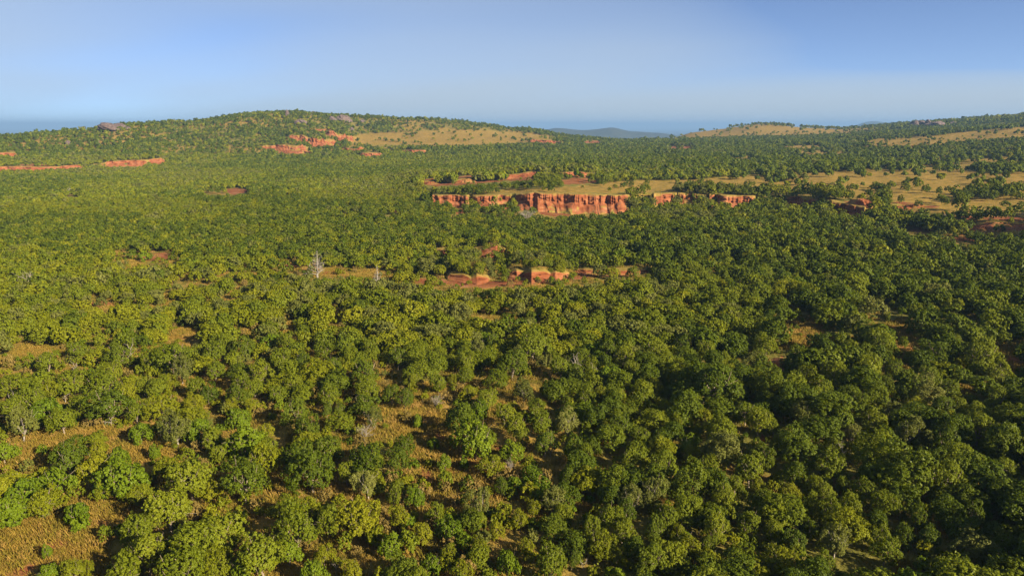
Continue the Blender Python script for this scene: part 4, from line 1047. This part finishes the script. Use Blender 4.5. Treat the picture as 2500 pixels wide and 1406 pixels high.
def build_wood():
    r = np.random.default_rng(21)
    X, Y = [], []
    for (d0, d1, s) in ((30, 640, 2.95), (640, 1000, 3.7), (1000, 1500, 5.0), (1500, 2600, 8.4)):
        x, y = jitter_grid(-d1 * 0.96 - 40, d1 * 0.96 + 40, 10, d1, s, r)
        d = np.hypot(x, y)
        k = fan(x, y) & (d >= d0) & (d < d1)
        X.append(x[k]); Y.append(y[k])
    x, y = np.concatenate(X), np.concatenate(Y)
    d = np.hypot(x, y)
    z = land(x, y)
    size = np.clip(r.normal(1.0, 0.2, len(x)), 0.55, 1.6) * (0.86 + 0.4 * fbm(x / 45, y / 45, 51, 2)) * np.where(d < 640, 0.62, np.where(d < 1000, 0.74, np.where(d < 1500, 0.9, 1.25)))
    u, v, cov = cover(x, y, z)
    carpet = (1 - sstep(900, 1400, u)) * sstep(150, 240, d) * (d < 760)
    size = size * (1 - carpet) + carpet * (0.70 + 0.35 * (size - 0.66))
    size = size * (1 + 0.32 * sstep(1350, 2050, u) * (d < 640)) * np.where((z > 12) & (d > 760), 0.85, 1.0)
    ht = 4.4 * size
    u2, v2, c2 = cover(x, y, z + ht * 0.75)
    u3, v3, c3 = cover(x, y, z + ht * 1.08)
    for kk in ('grass', 'soil'):
        c2[kk] |= c3[kk]
    dens = np.full(len(x), 0.93)
    gaps = fbm(x / 17, y / 17, 53, 3)
    dens = np.where(gaps < 0.40, np.where(d < 200, 0.28 + 0.5 * sstep(1250, 1500, u), 0.75), dens)
    right = sstep(1500, 2100, u) * (d < 330) * (d > 125)
    dens = dens * (1 - 0.28 * sstep(1350, 2050, u) * (d < 640) * (d > 140)) * (1 - 0.3 * right * (gaps < 0.45))
    hill = sstep(6, 12, z) * (d > 740) * (1 - sstep(1330, 1480, u) * (1 - sstep(1600, 1900, d)))
    hp = fbm(x / 26, y / 34, 57, 3)
    dens = np.where(hill > 0.5, np.where(hp > 0.52, 0.66, 0.18 + 0.14 * (u < 850)), dens)
    dens = np.where(cov['thin'], dens * 0.5, dens)
    dens = np.where(cov['sparse'], np.where(fbm(x / 24, y / 24, 59, 2) > 0.66, 0.55, 0.05), dens)
    g = cov['grass'] | (c2['grass'] & (v > 300))
    dens = np.where(g, 0.025, dens)
    dens = np.where(c2['sparse'] & ~cov['sparse'] & (d < 330), dens * 0.3, dens)
    so = cov['soil'] | (c2['soil'] & (v > 330))
    dens = np.where(so, np.where(d < 320, 0.035, 0.015), dens); size = np.where(so, size * 0.6, size)
    # plateau grass behind the main cliff stays low and open at the lip; and no trees inside cliff faces
    az = np.arctan2(x, y)
    for c in CLIFFS.values():
        inn = (az > c['az'][0]) & (az < c['az'][-1]) & (np.interp(az, c['az'], c['h']) > 1.0) & (np.interp(az, c['az'], c['b']) > 0.3)
        dd = d - np.interp(az, c['az'], c['d'])
        hc = np.interp(az, c['az'], c['h'])
        dens = np.where(inn & (dd > -3 - np.minimum(0.95 * hc, 8)) & (dd < np.where(d < 260, 1.5, 4)), 0.0, dens)
        over = (az > c['az'][0]) & (az < c['az'][-1]) & (np.interp(az, c['az'], c['b']) <= 0.3)
        dens = np.where(over & (np.abs(dd) < 7), 0.9, dens); size = np.where(over & (np.abs(dd) < 9) & (d < 500) & (d > 300), np.maximum(size, 1.0) * 1.15, size)
        if c is CLIFFS['main2']:
            dens = np.where(inn & (dd > -22) & (dd < 0), dens * 0.3, dens)
        dens = np.where(inn & (dd > -14) & (dd <= -6), dens * 0.5, dens)
    keep = r.random(len(x)) < dens
    # leave room for the trees placed one by one, and do not fill their ground
    P = np.array([[p['x'], p['y'], p['R']] for p in plants])
    near = (d < 175) & keep
    ids = np.where(near)[0]
    if len(ids):
        dx = np.hypot(x[ids][:, None] - P[None, :, 0], y[ids][:, None] - P[None, :, 1])
        clear = (dx > P[None, :, 2] * 0.85 + 1.3 * size[ids][:, None]).all(1)
        inside = (v[ids] > 905) & (np.abs(u[ids] - 1250) < 1300)
        clear &= ~inside | (r.random(len(ids)) < np.where(u[ids] > 1350, 0.95, 0.32))
        keep[ids[~clear]] = False
    carpet = carpet[keep]
    x, y, z, d, size, u, hp, hill, sparse = x[keep], y[keep], z[keep], d[keep], size[keep], u[keep], hp[keep], hill[keep], (cov['sparse'] | cov['grass'])[keep]
    n = len(x)
    # which kind grows where
    q = r.random(n); east = sstep(1100, 2100, u)
    reg = fbm(x / 80, y / 80, 61, 2)
    sp = np.zeros(n, int)
    sp[q < 0.26 - 0.14 * east + 0.24 * carpet] = 1
    sp[(q > 0.80 - 0.16 * east + 0.08 * carpet) & (q < 0.93)] = 2
    sp[(q > 0.88) & (q < 0.945)] = 3
    sp[q > 0.955] = 4
    q2 = r.random(n)
    sp[(reg > 0.56) & (q2 < 0.45)] = 2
    sp[(reg < 0.42) & (q2 < 0.35)] = 1
    sp[(reg < 0.36) & (q2 > 0.75)] = 3
    sp[(d > 480) & (d < 1500) & (q2 < 0.6 * sstep(1050, 1500, u))] = 2
    sp[(hill > 0.5) & (q > 0.45)] = 2
    sp[(sparse) & (q > 0.5)] = 2
    lod = np.where(d < 115, -1, np.where(d < 190, 0, np.where(d < 420, 1, np.where(d < 850, 2, 3))))
    var = r.integers(0, NVAR, n)
    idx = np.array([PROTO_IX[(int(a), int(b), int(c))] for a, b, c in zip(lod, sp, var)])
    sx = size * r.uniform(0.88, 1.14, n)
    S = np.stack([sx, sx * r.uniform(0.9, 1.1, n), size * (1 + r.uniform(-0.15, 0.15, n) * (1 - 0.65 * carpet))], -1)
    print('wood trees', n)
    scatter('woodland', np.stack([x, y, z - 0.15], -1), r.uniform(0, 6.28, n), S, idx, kind='stuff', label='dense mass of low green trees covering plain and hills')
build_wood()

def build_undergrowth():
    r = np.random.default_rng(31)
    x, y = jitter_grid(-260, 260, 20, 300, 1.55, r)
    d = np.hypot(x, y); k = fan(x, y, 15) & (d > 38) & (d < 290)
    x, y, d = x[k], y[k], d[k]
    z = land(x, y); u, v, cov = cover(x, y, z)
    pn = fbm(x / 8, y / 8, 71, 3)
    dens = np.where(pn > 0.5, 0.42, 0.10) * np.where(d > 150, 0.5, 1)
    dens = dens * (1.85 + 0.5 * sstep(1300, 1600, u))
    dens = np.where(cov['grass'], 0.07, dens); dens = np.where(cov['soil'], np.where(d > 150, 0.07, 0.01), dens)
    shr = (u > 900) & (u < 1330) & (v > 1180)            # the thin shrubby ground
    dens = np.where(shr, 0.5, dens)
    k = r.random(len(x)) < dens
    x, y, z, shr, u = x[k], y[k], z[k], shr[k], u[k]
    n = len(x)
    q = r.random(n)
    sp = np.where(q < 0.55 - 0.4 * sstep(1300, 1700, u), 1, np.where(q < 0.72, 0, np.where(q < 0.9, 4, 3)))
    dryb = (r.random(n) < 0.28) & (u < 1400)
    idx = np.array([PROTO_IX[('dry', int(c)) if e else (1, int(b), int(c))] for b, c, e in zip(sp, r.integers(0, NVAR, n), dryb)])
    sz = r.uniform(0.14, 0.34, n) * np.where(shr, 1.25, 1)
    S = np.stack([sz, sz, sz * r.uniform(0.9, 1.5, n)], -1)
    print('undergrowth', n)
    scatter('undergrowth', np.stack([x, y, z - 0.1], -1), r.uniform(0, 6.28, n), S, idx, kind='stuff', label='low leafy undergrowth between the trees')
build_undergrowth()

def build_grass():
    r = np.random.default_rng(41)
    x, y = jitter_grid(-240, 240, 20, 270, 0.72, r)
    d = np.hypot(x, y); k = fan(x, y, 6) & (d > 42) & (d < 260)
    x, y, d = x[k], y[k], d[k]
    z = land(x, y); u, v, cov = cover(x, y, z)
    pn = fbm(x / 5, y / 5, 81, 3)
    dens = np.where(cov['grass'], 0.85, np.where(cov['soil'], 0.03, np.where(pn > 0.45, 0.40, 0.15)))
    dens = dens * (1 - 0.7 * sstep(120, 260, d)) * np.where(cov['grass'], 1, 1 - 0.7 * sstep(1250, 1600, u))
    dens = dens * (1 - 0.85 * sstep(0.56, 0.66, fbm(x / 3.2, y / 3.2, 91, 3)))
    k = r.random(len(x)) < dens
    x, y, z, d = x[k], y[k], z[k], d[k]
    n = len(x)
    idx = np.array([PROTO_IX[('tuft', int(c))] for c in r.integers(0, 4, n)])
    sz = r.uniform(0.6, 1.25, n) * (0.7 + 0.6 * fbm(x / 6, y / 6, 83, 2))
    S = np.stack([sz, sz, sz * r.uniform(0.7, 1.2, n)], -1)
    print('tufts', n)
    scatter('grass', np.stack([x, y, z], -1), r.uniform(0, 6.28, n), S, idx, kind='stuff', label='tall golden dry grass')
build_grass()

# ------------------------------------------------------------------ the air between
def build_haze():
    m, n, l = new_mat('air')
    pv = N(n, 'ShaderNodeVolumePrincipled')
    pv.inputs['Color'].default_value = (0.20, 0.35, 0.62, 1)
    pv.inputs['Density'].default_value = 0.00012
    pv.inputs['Anisotropy'].default_value = 0.0
    o = N(n, 'ShaderNodeOutputMaterial'); l.new(pv.outputs[0], o.inputs['Volume'])
    S, z0, z1 = 53000.0, -170.0, 130.0
    V = np.array([(x, y, z) for x in (-S, S) for y in (-S, S) for z in (z0, z1)])
    Fc = np.array([(0, 1, 3, 2), (4, 6, 7, 5), (0, 4, 5, 1), (2, 3, 7, 6), (0, 2, 6, 4), (1, 5, 7, 3)])
    obj('haze', mesh_np('haze', V, Fc, m), kind='stuff', label='thin blue haze over the land')
build_haze()
